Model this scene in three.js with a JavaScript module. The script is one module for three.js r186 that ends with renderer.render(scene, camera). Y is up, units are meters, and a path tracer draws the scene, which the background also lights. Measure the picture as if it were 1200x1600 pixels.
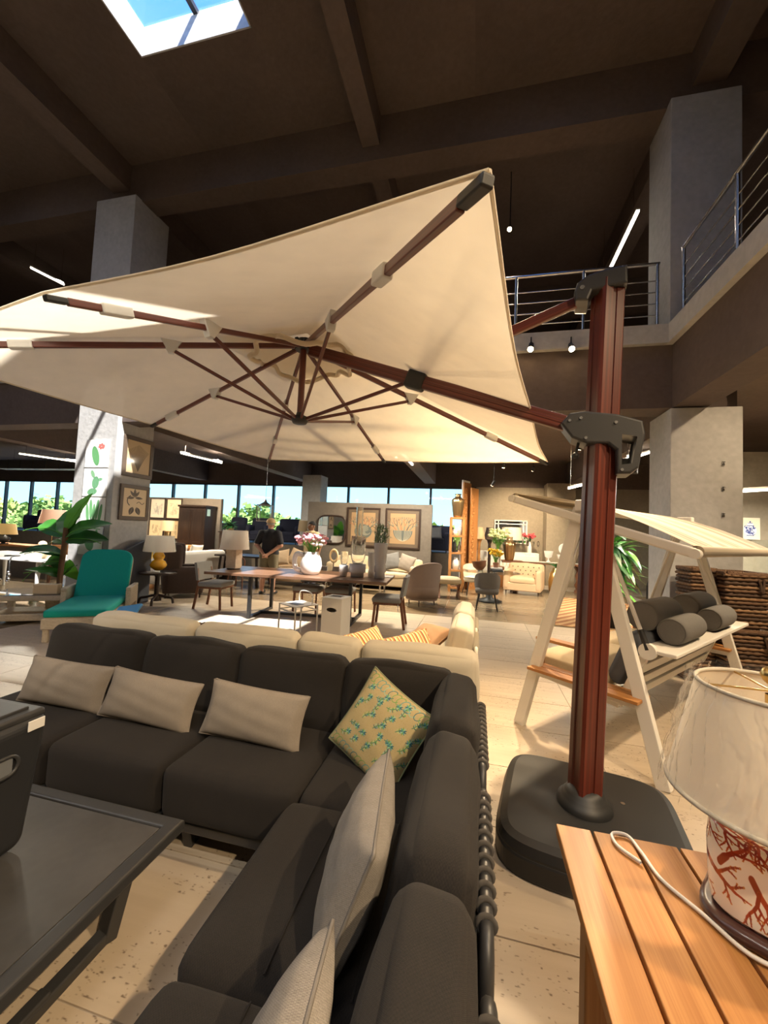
import * as THREE from 'three';
import { RoundedBoxGeometry } from 'three/addons/geometries/RoundedBoxGeometry.js';
import { RectAreaLightUniformsLib } from 'three/addons/lights/RectAreaLightUniformsLib.js';
import { MarchingCubes } from 'three/addons/objects/MarchingCubes.js';
import { mergeGeometries, mergeVertices } from 'three/addons/utils/BufferGeometryUtils.js';

// ---------- camera, sky, sun, exposure ----------
RectAreaLightUniformsLib.init();
const scene = new THREE.Scene();
const renderer = new THREE.WebGLRenderer({ antialias: true });
renderer.toneMapping = THREE.LinearToneMapping;
renderer.toneMappingExposure = 1.8;
renderer.shadowMap.enabled = true;
const camera = new THREE.PerspectiveCamera(104.45, 0.75, 0.03, 200);
camera.rotation.order = 'YXZ';
camera.position.set(0, 1.55, 0);
const RAD = Math.PI / 180;
camera.rotation.set(2.9 * RAD, 13.2 * RAD, 2.5 * RAD);
scene.add(camera);
{ // clear sky: deep blue overhead, pale towards the horizon
  const W = 64, H = 64, d = new Float32Array(W * H * 4);
  for (let j = 0; j < H; j++) for (let i = 0; i < W; i++) {
    const e = Math.max(0, ((j + .5) / H - .5) * 2), k = Math.pow(1 - e, 3.2), o = (j * W + i) * 4;
    d[o] = .02 + .21 * k; d[o + 1] = .115 + .42 * k; d[o + 2] = .46 + .22 * k; d[o + 3] = 1;
  }
  const t = new THREE.DataTexture(d, W, H, THREE.RGBAFormat, THREE.FloatType);
  t.mapping = THREE.EquirectangularReflectionMapping; t.magFilter = THREE.LinearFilter; t.minFilter = THREE.LinearFilter; t.needsUpdate = true;
  scene.background = t; scene.backgroundIntensity = 2.4;
}
const sun = new THREE.DirectionalLight(0xfffaf4, 11);
sun.position.set(.49 * 30 - 3, 30, .315 * 30 - 5); sun.target.position.set(-3, 0, -5);
sun.castShadow = true; sun.shadow.mapSize.set(4096, 4096);
Object.assign(sun.shadow.camera, { left: -26, right: 14, top: 20, bottom: -20, near: 1, far: 70 });
scene.add(sun, sun.target);

// ---------- helpers ----------
let seed = 7; const rnd = () => { seed = (seed * 1664525 + 1013904223) >>> 0; return seed / 4294967296; };
const rr = (a, b) => a + (b - a) * rnd();
const V = (x, y, z) => new THREE.Vector3(x, y, z);
const PI = Math.PI;
const lin = (r, g, b) => new THREE.Color().setRGB(r, g, b);
const used = new Map();
function nm(n) { const k = used.get(n) || 0; used.set(n, k + 1); return k ? n + '_' + String(k).padStart(3, '0') : n; }
function sh(o) { o.castShadow = true; o.receiveShadow = true; return o; }
function m(name, geo, mat, parent) { const o = sh(new THREE.Mesh(geo, mat)); o.name = name; parent.add(o); return o; }
function thing(name, label, category, pos = [0, 0, 0], turn = 0, group) {
  const o = new THREE.Group(); o.name = nm(name); scene.add(o); o.position.set(...pos); o.rotation.y = turn;
  o.userData = { label, category }; if (group) o.userData.group = group; return o;
}
function one(name, geo, mat, label, category, pos = [0, 0, 0], turn = 0, group) {
  const o = sh(new THREE.Mesh(geo, mat)); o.name = nm(name); scene.add(o); o.position.set(...pos); o.rotation.y = turn;
  o.userData = { label, category }; if (group) o.userData.group = group; return o;
}
function dup(src, label, pos, turn = 0) {
  const r = src.clone(); r.name = nm(src.name.replace(/_\d\d\d$/, '')); scene.add(r); r.position.set(...pos); r.rotation.y = turn;
  r.userData = { ...src.userData, label }; return r;
}
function struct(name, geo, mat, label, parent) {
  const o = sh(new THREE.Mesh(geo, mat)); o.name = parent ? name : nm(name); (parent || scene).add(o);
  if (!parent) o.userData = { kind: 'structure', label }; return o;
}
// texture coordinates in metres by face direction; u runs along the axis g (0 x, 1 y, 2 z)
function uvm(geo, g = 0) {
  const q = geo.index ? geo.toNonIndexed() : geo, p = q.attributes.position, n = p.count, uv = new Float32Array(n * 2);
  const a = V(0, 0, 0), b = V(0, 0, 0), c = V(0, 0, 0), o1 = (g + 1) % 3, o2 = (g + 2) % 3;
  for (let i = 0; i < n; i += 3) {
    a.fromBufferAttribute(p, i); b.fromBufferAttribute(p, i + 1); c.fromBufferAttribute(p, i + 2);
    const N = b.clone().sub(a).cross(c.clone().sub(a)).toArray().map(Math.abs);
    let U, W; if (N[g] > N[o1] && N[g] > N[o2]) { U = o1; W = o2; } else { U = g; W = N[o1] > N[o2] ? o2 : o1; }
    [a, b, c].forEach((v, k) => { const t = v.toArray(); uv[(i + k) * 2] = t[U]; uv[(i + k) * 2 + 1] = t[W]; });
  }
  q.setAttribute('uv', new THREE.BufferAttribute(uv, 2)); return q;
}
const clean = (g) => { const q = g.index ? g.toNonIndexed() : g; for (const k of Object.keys(q.attributes)) if (!['position', 'normal', 'uv'].includes(k)) q.deleteAttribute(k); return q; };
const G = (...a) => a.flat(9).length === 1 ? a.flat(9)[0] : mergeGeometries(a.flat(9).map(clean));
const mv = (g, x = 0, y = 0, z = 0) => g.translate(x, y, z);
function box(w, h, d, x = 0, y = 0, z = 0, r = 0, g) {   // y is the BOTTOM of the box
  const b = r ? new RoundedBoxGeometry(w, h, d, 2, Math.min(r, w / 2.01, h / 2.01, d / 2.01)) : new THREE.BoxGeometry(w, h, d);
  if (g === undefined) g = w >= d ? (w >= h ? 0 : 1) : (d >= h ? 2 : 1);
  return uvm(b, g).translate(x, y + h / 2, z);
}
const span = (x0, x1, y0, y1, z0, z1, r = 0) => box(x1 - x0, y1 - y0, z1 - z0, (x0 + x1) / 2, y0, (z0 + z1) / 2, r);
function orient(geo, a, b, up = V(0, 1, 0)) { // local x from a to b
  const x = b.clone().sub(a).normalize(); let z = x.clone().cross(up); if (z.lengthSq() < 1e-6) z = x.clone().cross(V(0, 0, 1)); z.normalize();
  const y = z.clone().cross(x); return geo.applyMatrix4(new THREE.Matrix4().makeBasis(x, y, z).setPosition(a.clone().add(b).multiplyScalar(.5)));
}
const vv = (a) => Array.isArray(a) ? V(...a) : a;
function bar(a, b, w, h, r = 0, up) { a = vv(a); b = vv(b); const L = a.distanceTo(b); return orient(mv(box(L, h, w, 0, 0, 0, r, 0), 0, -h / 2, 0), a, b, up); }
function cyl(a, b, r1, r2 = r1, s = 16) { a = vv(a); b = vv(b); const L = a.distanceTo(b); const c = new THREE.CylinderGeometry(r2, r1, L, s, 1).rotateZ(-PI / 2); return orient(uvm(c, 0), a, b); }
function tube(pts, r, n = 24, s = 8, closed = false) { return clean(new THREE.TubeGeometry(new THREE.CatmullRomCurve3(pts.map(vv), closed, 'centripetal'), n, r, s, closed)); }
function lathe(pts, s = 32, x = 0, y = 0, z = 0) { return clean(new THREE.LatheGeometry(pts.map((p) => new THREE.Vector2(Math.max(p[0], 1e-4), p[1])), s)).translate(x, y, z); }
function extr(pts, d, bev = 0, g = 0) {
  const s = new THREE.Shape(pts.map((p) => new THREE.Vector2(...p)));
  return uvm(new THREE.ExtrudeGeometry(s, { depth: d - 2 * bev, bevelEnabled: bev > 0, bevelThickness: bev, bevelSize: bev, bevelOffset: -bev, bevelSegments: 2, curveSegments: 10 }).translate(0, 0, -d / 2 + bev), g);
}
function disc(r, h, x, y, z, s = 32) { return cyl([x, y, z], [x, y + h, z], r, r, s); }
// upholstery block: rounded, slightly crowned, softly uneven; y is the bottom
function cush(w, h, d, r = .06, bulge = [.01, .02, .01], wob = .006, sd = 1) {
  const g = new THREE.BoxGeometry(2, 2, 2, 14, 8, 14), p = g.attributes.position, H = [w / 2, h / 2, d / 2]; r = Math.min(r, ...H.map((k) => k * .98));
  for (let i = 0; i < p.count; i++) {
    const u = [p.getX(i), p.getY(i), p.getZ(i)].map((t) => Math.sin(t * PI / 2) * .55 + t * .45), q = u.map((t, k) => t * H[k]);
    const inn = q.map((t, k) => Math.max(-(H[k] - r), Math.min(H[k] - r, t))), dir = q.map((t, k) => t - inn[k]), L = Math.hypot(...dir) || 1;
    let o = inn.map((t, k) => t + dir[k] / L * r);
    const f = [0, 1, 2].map((k) => u.reduce((s, t, j) => j === k ? s : s * (1 - t ** 4), 1));
    o = o.map((t, k) => t + Math.sign(u[k]) * bulge[k] * f[k] * Math.abs(u[k]));
    const nz = Math.sin(o[0] * 13 + sd * 2.1) * Math.sin(o[2] * 11 + sd) + .6 * Math.sin(o[1] * 17 + o[0] * 9 + sd * 3.3);
    p.setXYZ(i, o[0] + nz * wob * dir[0] / L, o[1] + nz * wob * (Math.abs(u[1]) > .6 ? Math.sign(u[1]) : 0) * f[1], o[2] + nz * wob * f[2] * Math.sign(u[2]));
  }
  g.deleteAttribute('uv'); g.deleteAttribute('normal'); const q = mergeVertices(g, 1e-5); q.computeVertexNormals();
  return uvm(q, 0).translate(0, h / 2, 0);
}
// knife-edged throw pillow standing in the xy plane, centred
function pillow(w, h, t, metric = true, sd = 1, pull = .07) {
  const n = 22, mk = (s) => {
    const g = new THREE.PlaneGeometry(2, 2, n, n), p = g.attributes.position, uv = g.attributes.uv;
    for (let i = 0; i < p.count; i++) {
      const u = p.getX(i), v = p.getY(i), e = Math.pow(Math.max(0, (1 - u ** 2) * (1 - v ** 2)), .42);
      const x = w / 2 * u * (1 - pull * (1 - v * v) * Math.abs(u)), y = h / 2 * v * (1 - pull * (1 - u * u) * Math.abs(v));
      const wr = .05 * Math.sin(u * 7 + v * 5 + sd) * Math.sin(v * 6 - u * 3 + sd * 2);
      p.setXYZ(i, s * x, y, s * (t / 2 * e * (1 + wr) + .002));
      if (metric) uv.setXY(i, x, y);
    }
    g.computeVertexNormals(); return g;
  };
  const rim = []; for (let k = 0; k < 88; k++) { const s = Math.floor(k / 22), f = (k % 22) / 22 * 2 - 1; const [u, v] = [[f, -1], [1, f], [-f, 1], [-1, -f]][s]; rim.push(V(w / 2 * u * (1 - pull * (1 - v * v) * Math.abs(u)), h / 2 * v * (1 - pull * (1 - u * u) * Math.abs(v)), 0)); }
  return { front: mk(1), back: mk(-1), seam: clean(new THREE.TubeGeometry(new THREE.CatmullRomCurve3(rim, true), 120, .0045, 6, true)) };
}
// ---------- procedural textures ----------
const hsh = (x, y, s) => { let h = (x * 374761393 + y * 668265263 + s * 1274126177) | 0; h = Math.imul(h ^ (h >>> 13), 1274126177); return ((h ^ (h >>> 16)) >>> 0) / 4294967296; };
function vn(x, y, px, py, s) { // value noise with period px, py
  const x0 = Math.floor(x), y0 = Math.floor(y), fx = x - x0, fy = y - y0, sx = fx * fx * (3 - 2 * fx), sy = fy * fy * (3 - 2 * fy), w = (a, p) => ((a % p) + p) % p;
  const a = hsh(w(x0, px), w(y0, py), s), b = hsh(w(x0 + 1, px), w(y0, py), s), c = hsh(w(x0, px), w(y0 + 1, py), s), d = hsh(w(x0 + 1, px), w(y0 + 1, py), s);
  return a + (b - a) * sx + (c - a) * sy + (a - b - c + d) * sx * sy;
}
function fbm(u, v, fx, fy, s, oct = 4) { let t = 0, a = .5, n = 0; for (let k = 0; k < oct; k++) { t += a * vn(u * fx, v * fy, fx, fy, s + k); n += a; a *= .5; fx *= 2; fy *= 2; } return t / n; }
function tex(N, size, fn, srgb = true, M = N) { // fn(u, v) -> [r, g, b] in 0..1; size = metres a repeat spans
  const d = new Uint8Array(N * M * 4);
  for (let j = 0; j < M; j++) for (let i = 0; i < N; i++) { const c = fn((i + .5) / N, (j + .5) / M), o = (j * N + i) * 4; for (let k = 0; k < 3; k++) d[o + k] = Math.max(0, Math.min(255, c[k] * 255)); d[o + 3] = 255; }
  const t = new THREE.DataTexture(d, N, M); t.wrapS = t.wrapT = THREE.RepeatWrapping; t.magFilter = THREE.LinearFilter; t.minFilter = THREE.LinearMipmapLinearFilter; t.generateMipmaps = true;
  if (srgb) t.colorSpace = THREE.SRGBColorSpace; const S = Array.isArray(size) ? size : [size, size]; t.repeat.set(1 / S[0], 1 / S[1]); t.needsUpdate = true; return t;
}
const mix3 = (a, b, t) => a.map((x, i) => x + (b[i] - x) * t);
const std = (c, rough = .6, o = {}) => new THREE.MeshStandardMaterial({ color: c, roughness: rough, side: THREE.DoubleSide, ...o });
const phy = (c, rough = .6, o = {}) => new THREE.MeshPhysicalMaterial({ color: c, roughness: rough, side: THREE.DoubleSide, ...o });
function canv(w, h, draw) { const c = document.createElement('canvas'); c.width = w; c.height = h; const x = c.getContext('2d'); draw(x, w, h); const t = new THREE.CanvasTexture(c); t.colorSpace = THREE.SRGBColorSpace; return t; }
const weaveT = tex(128, .012, (u, v) => { const a = Math.sin(u * PI * 8), b = Math.sin(v * PI * 8), k = .5 + .5 * ((a * b > 0) ? Math.abs(a) : Math.abs(b)) * (.8 + .2 * hsh(i2(u), i2(v), 3)); return [k, k, k]; }, false);
function i2(u) { return Math.floor(u * 16); }
const weaveC = (a, b, s, sz = .012) => tex(128, sz * 8, (u, v) => { const t = Math.floor(u * 48), w = Math.floor(v * 48), f = (t + w) % 2 ? .25 : .75, n = hsh(t, w, s) * .5 + .5 * fbm(u, v, 4, 4, s); return mix3(a, b, f * .6 + n * .4); });
const fabric = (a, b, s, rough = .95, sz = .012) => phy(0xffffff, rough, { map: weaveC(a, b, s, sz), bumpMap: weaveT, bumpScale: .0008, sheen: .08, sheenRoughness: .8, sheenColor: lin(.5, .45, .4) });
const rgb = (r, g, b) => [r / 255, g / 255, b / 255];
const woodT = (a, b, s, sz, fx = 3, fy = 60, N = 256, wf = .25) => tex(N, sz, (u, v) => { const w = fbm(u, v, 2, 4, s) * .25, g = fbm(u, (v + w * .15) % 1, fx, fy, s + 5, 3), f = fbm(u, v, 6, 128, s + 9, 2), l = fbm(u, v, 2, 8, s + 21, 2); return mix3(a, b, Math.min(1, Math.max(0, (g - .5) * 1.8 + .5)) * (.75 - wf) + f * wf + l * .25); });
const M = {};
const travT = (s) => tex(512, [1.6, .8], (u, v) => {
  const band = fbm(u, v, 2, 18, s, 4), bl = fbm(u, v, 4, 4, s + 30, 4), pit = fbm(u, v, 90, 130, s + 50, 2), zone = fbm(u, v, 5, 7, s + 70, 2);
  let c = mix3(rgb(174, 158, 136), rgb(204, 188, 166), band * .55 + bl * .45); if (pit > .74 && zone > .52) c = mix3(c, rgb(112, 96, 80), Math.min(1, (pit - .74) * 8)); return c;
}, true, 256);
M.trav = [1, 2, 3].map((s) => std(0xffffff, .42, { map: travT(s * 11) }));
const slateT = (s) => tex(256, [2, 1], (u, v) => mix3(rgb(110, 95, 76), rgb(156, 138, 112), fbm(u, v, 3, 14, s, 5) * .7 + fbm(u, v, 3, 3, s + 9, 3) * .3));
M.slate = [1, 2, 3].map((s) => phy(0xffffff, .22, { map: slateT(s * 7 + 3) }));
M.grout = std(lin(.40, .35, .29), .9);
const plasT = tex(256, 3, (u, v) => { const k = .9 + .14 * (fbm(u, v, 4, 4, 4, 5) - .5) + .08 * (fbm(u, v, 60, 60, 9, 2) - .5); return [k, k, k]; });
const plasB = tex(256, .6, (u, v) => { const k = fbm(u, v, 12, 12, 14, 5); return [k, k, k]; }, false);
const plaster = (c, o = {}) => std(c, .88, { map: plasT, bumpMap: plasB, bumpScale: .003, ...o });
M.brown = plaster(lin(.165, .120, .098));
M.grey = plaster(lin(.56, .555, .545));
M.beige = plaster(lin(.36, .31, .235));
M.taupe = plaster(lin(.17, .145, .12));
M.white = std(lin(.78, .77, .74), .5);
M.edge = plaster(lin(.62, .61, .58));
M.well = plaster(lin(.72, .71, .72));
M.beam = plaster(lin(.15, .112, .098));
M.steel = std(lin(.62, .62, .62), .25, { metalness: 1 });
M.black = std(lin(.016, .016, .016), .5);
M.blackMetal = std(lin(.03, .03, .032), .4, { metalness: .3 });
M.darkWood = std(0xffffff, .4, { map: woodT(rgb(34, 24, 19), rgb(60, 43, 34), 5, [.8, .4]) });
M.walnut = std(0xffffff, .45, { map: woodT(rgb(82, 50, 32), rgb(132, 84, 54), 6, [.8, .4]) });
M.teak = [1, 2, 3].map((s) => std(0xffffff, .5, { map: woodT(rgb(146, 92, 44), rgb(192, 140, 80), s * 13, [1.1, .3], 2, 26, 512, .42) }));
M.maho = phy(0xffffff, .38, { map: woodT(rgb(66, 24, 15), rgb(118, 50, 32), 8, [.9, .12], 1, 30), clearcoat: .25, clearcoatRoughness: .4 });
M.oak = std(0xffffff, .55, { map: woodT(rgb(150, 100, 54), rgb(190, 138, 84), 9, [.8, .4]) });
M.pale = std(0xffffff, .6, { map: woodT(rgb(222, 194, 150), rgb(240, 218, 178), 19, [.6, .3]) });
M.dark = fabric(rgb(17, 14, 13), rgb(44, 38, 33), 3, .95, .022);
M.taupeF = fabric(rgb(126, 115, 103), rgb(160, 149, 136), 4, .95, .018);
M.greyF = fabric(rgb(110, 104, 98), rgb(172, 164, 154), 5, .95, .013);
M.beigeF = fabric(rgb(176, 158, 128), rgb(200, 184, 156), 6);
M.creamF = fabric(rgb(196, 186, 166), rgb(218, 209, 191), 16);
M.swingF = fabric(rgb(96, 94, 92), rgb(122, 120, 117), 7);
M.slateF = fabric(rgb(78, 82, 90), rgb(98, 102, 110), 17);
M.mauveF = fabric(rgb(128, 112, 104), rgb(148, 132, 122), 8);
M.tufF = fabric(rgb(186, 158, 126), rgb(208, 182, 150), 9);
M.brownF = fabric(rgb(62, 50, 46), rgb(84, 70, 64), 10);
M.navyF = fabric(rgb(26, 30, 48), rgb(44, 50, 74), 11);
M.whiteF = fabric(rgb(220, 214, 204), rgb(238, 234, 226), 12);
M.tealF = fabric(rgb(0, 146, 136), rgb(26, 180, 162), 13);
M.dchair = fabric(rgb(120, 118, 114), rgb(150, 148, 142), 14);
M.rope = std(lin(.16, .145, .13), .9, { bumpMap: weaveT, bumpScale: .002 });
M.ropeL = std(lin(.55, .50, .40), .9, { bumpMap: weaveT, bumpScale: .002 });
M.frameG = std(lin(.036, .036, .037), .42);
const wickT = (a, b, s) => tex(128, .16, (u, v) => { const r = Math.floor(v * 16), c = Math.floor(u * 8 + r % 2 * .5) % 8; return mix3(a, b, .35 + .4 * hsh(c, r, s) + .25 * fbm(u, v, 4, 32, s, 2)); });
const wickB = tex(256, .16, (u, v) => { const n = 16, r = Math.floor(v * n), x = (u * 8 + r % 2 * .5) % 1, y = (v * n) % 1, k = Math.sin(x * PI) * Math.sin(y * PI); return [k, k, k]; }, false);
M.wickW = std(0xffffff, .7, { map: wickT(rgb(196, 178, 150), rgb(232, 217, 190), 3), bumpMap: wickB, bumpScale: .005 });
M.wickB = std(0xffffff, .75, { map: wickT(rgb(78, 56, 40), rgb(134, 102, 76), 4), bumpMap: wickB, bumpScale: .008 });
M.brass = std(lin(.62, .44, .18), .28, { metalness: 1 });
M.gold = std(lin(.55, .38, .2), .3, { metalness: 1 });
M.pane = phy(0xffffff, .02, { transmission: 1, thickness: 0, ior: 1.45 });
M.glass = phy(lin(.96, .98, .98), .02, { transmission: 1, thickness: 0, ior: 1.3 });
M.glassS = phy(lin(.97, .985, .98), .02, { transmission: 1, thickness: .004, ior: 1.45 });
M.mirror = std(lin(.82, .82, .82), .03, { metalness: 1 });
M.ceram = phy(lin(.82, .8, .77), .15, { clearcoat: .6 });
M.greyCer = phy(lin(.5, .47, .44), .35);
M.shade = phy(lin(.80, .74, .64), .85, { transmission: .35, thickness: 0 });
M.film = phy(0xffffff, .12, { transmission: 1, thickness: 0, ior: 1.4, roughness: .12 });
M.leaf = [lin(.045, .20, .03), lin(.13, .42, .045), lin(.025, .12, .03)].map((c) => phy(c, .38, { transmission: .12, thickness: 0 }));
M.skin = std(lin(.50, .27, .19), .6);
M.tag = std(lin(.8, .78, .74), .6);
const glow = (c, i) => std(0x000000, 1, { emissive: c, emissiveIntensity: i });
const WARM = lin(1, .745, .46), NEUT = lin(1, .90, .72);
// ---------- setting ----------
{
  const fl = struct('floor', G(span(-24, 8, -.25, -.006, -15.2, 6.2)), M.grout, 'stone tiled showroom floor');
  const tg = {}, tileGeo = (w, d, k) => tg[w + '_' + d + '_' + k] ||= (() => { const g = box(w - .006, .03, d - .006, 0, 0, 0, .0015, 0); const uv = g.attributes.uv; for (let i = 0; i < uv.count; i++) uv.setXY(i, uv.getX(i) + k * .37, uv.getY(i) + k * .53); return g; })();
  const put = (x, z, w, d, mats) => { const k = Math.floor(rnd() * 4), t = struct('tile', tileGeo(w, d, k), mats[Math.floor(rnd() * mats.length)], null, fl); t.position.set(x + w / 2, -.03 + rr(0, .0012), z + d / 2); };
  for (let j = 0; j < 13; j++) for (let i = 0; i < 12; i++) put(-6.3 + i * .9, -7.7 + j * .6, .9, .6, M.trav);
  for (let j = 0; j < 6; j++) for (let i = 0; i < 14; i++) put(-12.6 + i * 1.2, -13.1 + j * .9, 1.2, .9, M.slate);
  for (let j = 0; j < 6; j++) for (let i = 0; i < 6; i++) put(-13.5 + i * 1.2, -7.7 + j * .9, 1.2, .9, M.slate);
  const rest = []; const cover = (x0, x1, z0, z1, s) => { for (let x = x0; x < x1 - .01; x += s) for (let z = z0; z < z1 - .01; z += s) rest.push(mv(tileGeo(s, s, 0).clone(), x + s / 2, -.03, z + s / 2)); };
  cover(-23.7, -13.5, -14.9, 5.5, 1.2); cover(-13.5, 7.5, .1, 5.5, 1.2); cover(4.5, 7.5, -13.1, .1, 1.2); cover(-13.5, -6.3, -2.3, .1, 1.2);
  const r = m('far_tiles', G(rest), M.slate[1], fl); r.userData.kind = 'stuff';
}
const SK = [[-14.6, -12.8], [-9.8, -8.0], [-5.0, -3.2], [-.22, 1.66]], CY = 8.35, SZ = [[-4.47, -2.7], [0, 1.77]];
{ // ceiling slab with two rows of skylight openings
  const c = []; let x = -24; for (const [a, b] of SK) { c.push(span(x, a, CY, 8.75, -15.2, 6.2), span(a, b, CY, 8.75, -15.2, SZ[0][0]), span(a, b, CY, 8.75, SZ[0][1], SZ[1][0]), span(a, b, CY, 8.75, SZ[1][1], 6.2)); x = b; }
  c.push(span(x, 8, CY, 8.75, -15.2, 6.2));
  struct('ceiling', G(c), M.brown, 'dark brown plastered concrete ceiling');
  SZ.forEach(([z0, z1], r) => SK.forEach(([a, b], i) => {
    const t = .02, w = struct('window_' + (r * 5 + i + 1), G(span(a - .0, a + t, CY - .005, 8.76, z0, z1), span(b - t, b, CY - .005, 8.76, z0, z1), span(a, b, CY - .005, 8.76, z0, z0 + t), span(a, b, CY - .005, 8.76, z1 - t, z1)), M.well, 'white plastered skylight well with divided glazing');
    const mid = (a + b) / 2; struct('mullion', span(mid - .035, mid + .035, 8.76, 8.83, z0, z1), M.frameG, null, w);
    struct('frame', G(span(a - .06, b + .06, 8.76, 8.83, z0 - .06, z0), span(a - .06, b + .06, 8.76, 8.83, z1, z1 + .06), span(a - .06, a, 8.76, 8.83, z0, z1), span(b, b + .06, 8.76, 8.83, z0, z1)), M.white, null, w);
    for (const [p, q] of [[a, mid - .035], [mid + .035, b]]) struct('pane', span(p, q, 8.79, 8.80, z0, z1), M.pane, null, w);
  }));
}
struct('ceiling_joist', span(-11.75, -11.4, 7.85, CY, -15, 6), M.brown, 'brown ceiling joist at the far left');
struct('ceiling_joist', span(-7.02, -6.65, 7.85, CY, -15, 6), M.brown, 'brown ceiling joist over the left column');
struct('ceiling_joist', span(-2.02, -1.73, 7.85, CY, -15, 6), M.brown, 'narrow brown ceiling joist in the middle of the ceiling');
struct('ceiling_joist', span(2.70, 3.10, 7.85, CY, -15, 6), M.brown, 'brown ceiling joist over the right pillar');
struct('ceiling_beam', span(-24, 8, 7.6, CY, -6.3, -5.92), M.brown, 'deep brown cross beam between the two columns');
struct('ceiling_beam', span(-24, 8, 7.6, CY, -11.4, -11.0), M.brown, 'deep brown cross beam further back');
struct('ceiling_beam', span(-24, 8, 7.6, CY, 2.5, 2.9), M.brown, 'deep brown cross beam behind the photographer');
// upper floor
struct('mezzanine_slab', G(span(-24, 8, 4.22, 4.45, -15, -5.95), span(2.52, 8, 4.22, 4.45, -5.95, 6)), M.brown, 'upper floor slab around the open hall');
struct('trim_1', G(span(-24, 2.38, 4.2, 4.455, -5.95, -5.78)), M.edge, 'white upper floor edge band across the hall');
struct('trim_2', G(span(2.38, 2.55, 4.2, 4.455, -5.95, 6)), M.edge, 'white upper floor edge band running towards the photographer');
struct('mezzanine_beam', span(-24, 2.46, 3.35, 4.22, -6.25, -5.86), M.beam, 'brown beam under the upper floor edge across the hall');
struct('mezzanine_beam', span(2.46, 2.86, 3.35, 4.22, -5.86, 6), M.beam, 'brown beam under the upper floor edge on the right');
for (const [x, l] of [[-6.8, 'left'], [-1.75, 'middle'], [3.2, 'right'], [-11.6, 'far left']]) struct('floor_joist', span(x - .2, x + .2, 3.45, 4.22, -14.9, -6.25), M.beam, 'brown joist below the upper floor, ' + l);
// columns
{
  const c = struct('column', span(-7.25, -6.35, 0, 7.62, -6.6, -5.78, .01), M.grey, 'square pale grey column hung with plant pictures');
  struct('column', span(2.42, 3.22, 0, 3.33, -6.45, -5.8, .01), M.grey, 'lower part of the pale right pillar with picture hooks');
  struct('column', span(2.56, 3.1, 3.33, 4.22, -6.4, -5.9), M.beam, 'brown neck of the right pillar below the upper floor');
  struct('column', span(2.40, 3.22, 4.45, 7.62, -6.5, -5.8, .01), M.grey, 'upper part of the pale right pillar behind the railing');
  struct('column', span(-6.05, -5.35, 0, 3.45, -13.6, -12.95, .01), M.grey, 'grey column between the far windows');
}
// outer walls
struct('wall_left', span(-24.2, -24, 0, 8.35, -15.2, 6), M.beige, 'far left outer wall');
struct('wall_right', span(8, 8.2, 0, 8.35, -15.2, 6.2), M.beige, 'right outer wall');
struct('wall_back', span(-24.2, 8.2, 0, 8.35, 6, 6.2), M.beige, 'wall behind the photographer');
struct('wall_front', G(span(-24, 8, 3.36, 4.3, -15.2, -15), span(-24, -.05, 0, .93, -15.2, -15)), M.beam, 'dark lintel and sill of the far window wall');
struct('wall_upper', span(-24, 8, 4.4, 8.35, -15.2, -15), M.brown, 'dark far wall of the upper floor');
struct('wall_far', span(-.05, 8, 0, 3.36, -15.2, -15), M.beige, 'beige far wall behind the wall mirror');
struct('wall_niche', span(2.3, 3.2, 0, 3.45, -15, -14.3), M.beige, 'beige projecting wall beside the console');
struct('wall_side', span(3.9, 8, 0, 3.45, -9.4, -9.2), M.beige, 'olive beige wall behind the wicker baskets');
{ // ribbon window
  const w = struct('window_5', G(span(-24, -.05, .93, 1.0, -15.16, -15.02), span(-24, -.05, 3.28, 3.36, -15.16, -15.02)), M.frameG, 'ribbon window of the far wall with slim mullions');
  const xs = []; for (let x = -.09; x > -24; x -= 1.645) xs.push(x);
  xs.forEach((x, i) => { struct('mullion', span(x - .04, x + .04, 1.0, 3.28, -15.16, -15.02), M.frameG, null, w); const e = xs[i + 1] ?? -24; struct('pane', span(e + .04, x - .04, 1.0, 3.28, -15.1, -15.09), M.pane, null, w); });
}
struct('platform', span(-23.9, -.1, 0, .95, -14.98, -12.9), M.taupe, 'raised display platform along the far windows');
struct('wall_partition', span(-5.13, -1.26, 0, 2.4, -11.62, -11.5, .004), M.taupe, 'free-standing taupe partition hung with a mirror and two prints');
struct('wall_divider', span(-10.5, -7.72, 0, 2.36, -10.92, -10.8, .004), M.taupe, 'free-standing taupe partition behind the armoire');
// ---------- railings ----------
function railing(label, a, b, posts) {
  const t = thing('railing', label, 'railing'); const D = V(...b).sub(V(...a)), at = (f, h) => V(...a).addScaledVector(D, f).add(V(0, h, 0));
  m('handrail', cyl(at(0, .88), at(1, .88), .022), M.steel, t);
  for (const h of [.16, .32, .48, .64]) m('rail', cyl(at(0, h), at(1, h), .008, .008, 8), M.steel, t);
  for (const f of posts) m('post', cyl(at(f, 0), at(f, .88), .021), M.steel, t);
}
railing('steel railing along the upper floor edge behind the umbrella pole', [-5.9, 4.455, -5.86], [2.3, 4.455, -5.86], [0, .11, .22, .33, .44, .55, .66, .775, .885, .997]);
railing('steel railing along the upper floor edge running up to the right', [2.46, 4.455, -5.6], [2.46, 4.455, 2.2], [.003, .14, .28, .42, .56, .7, .84, .997]);
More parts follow.
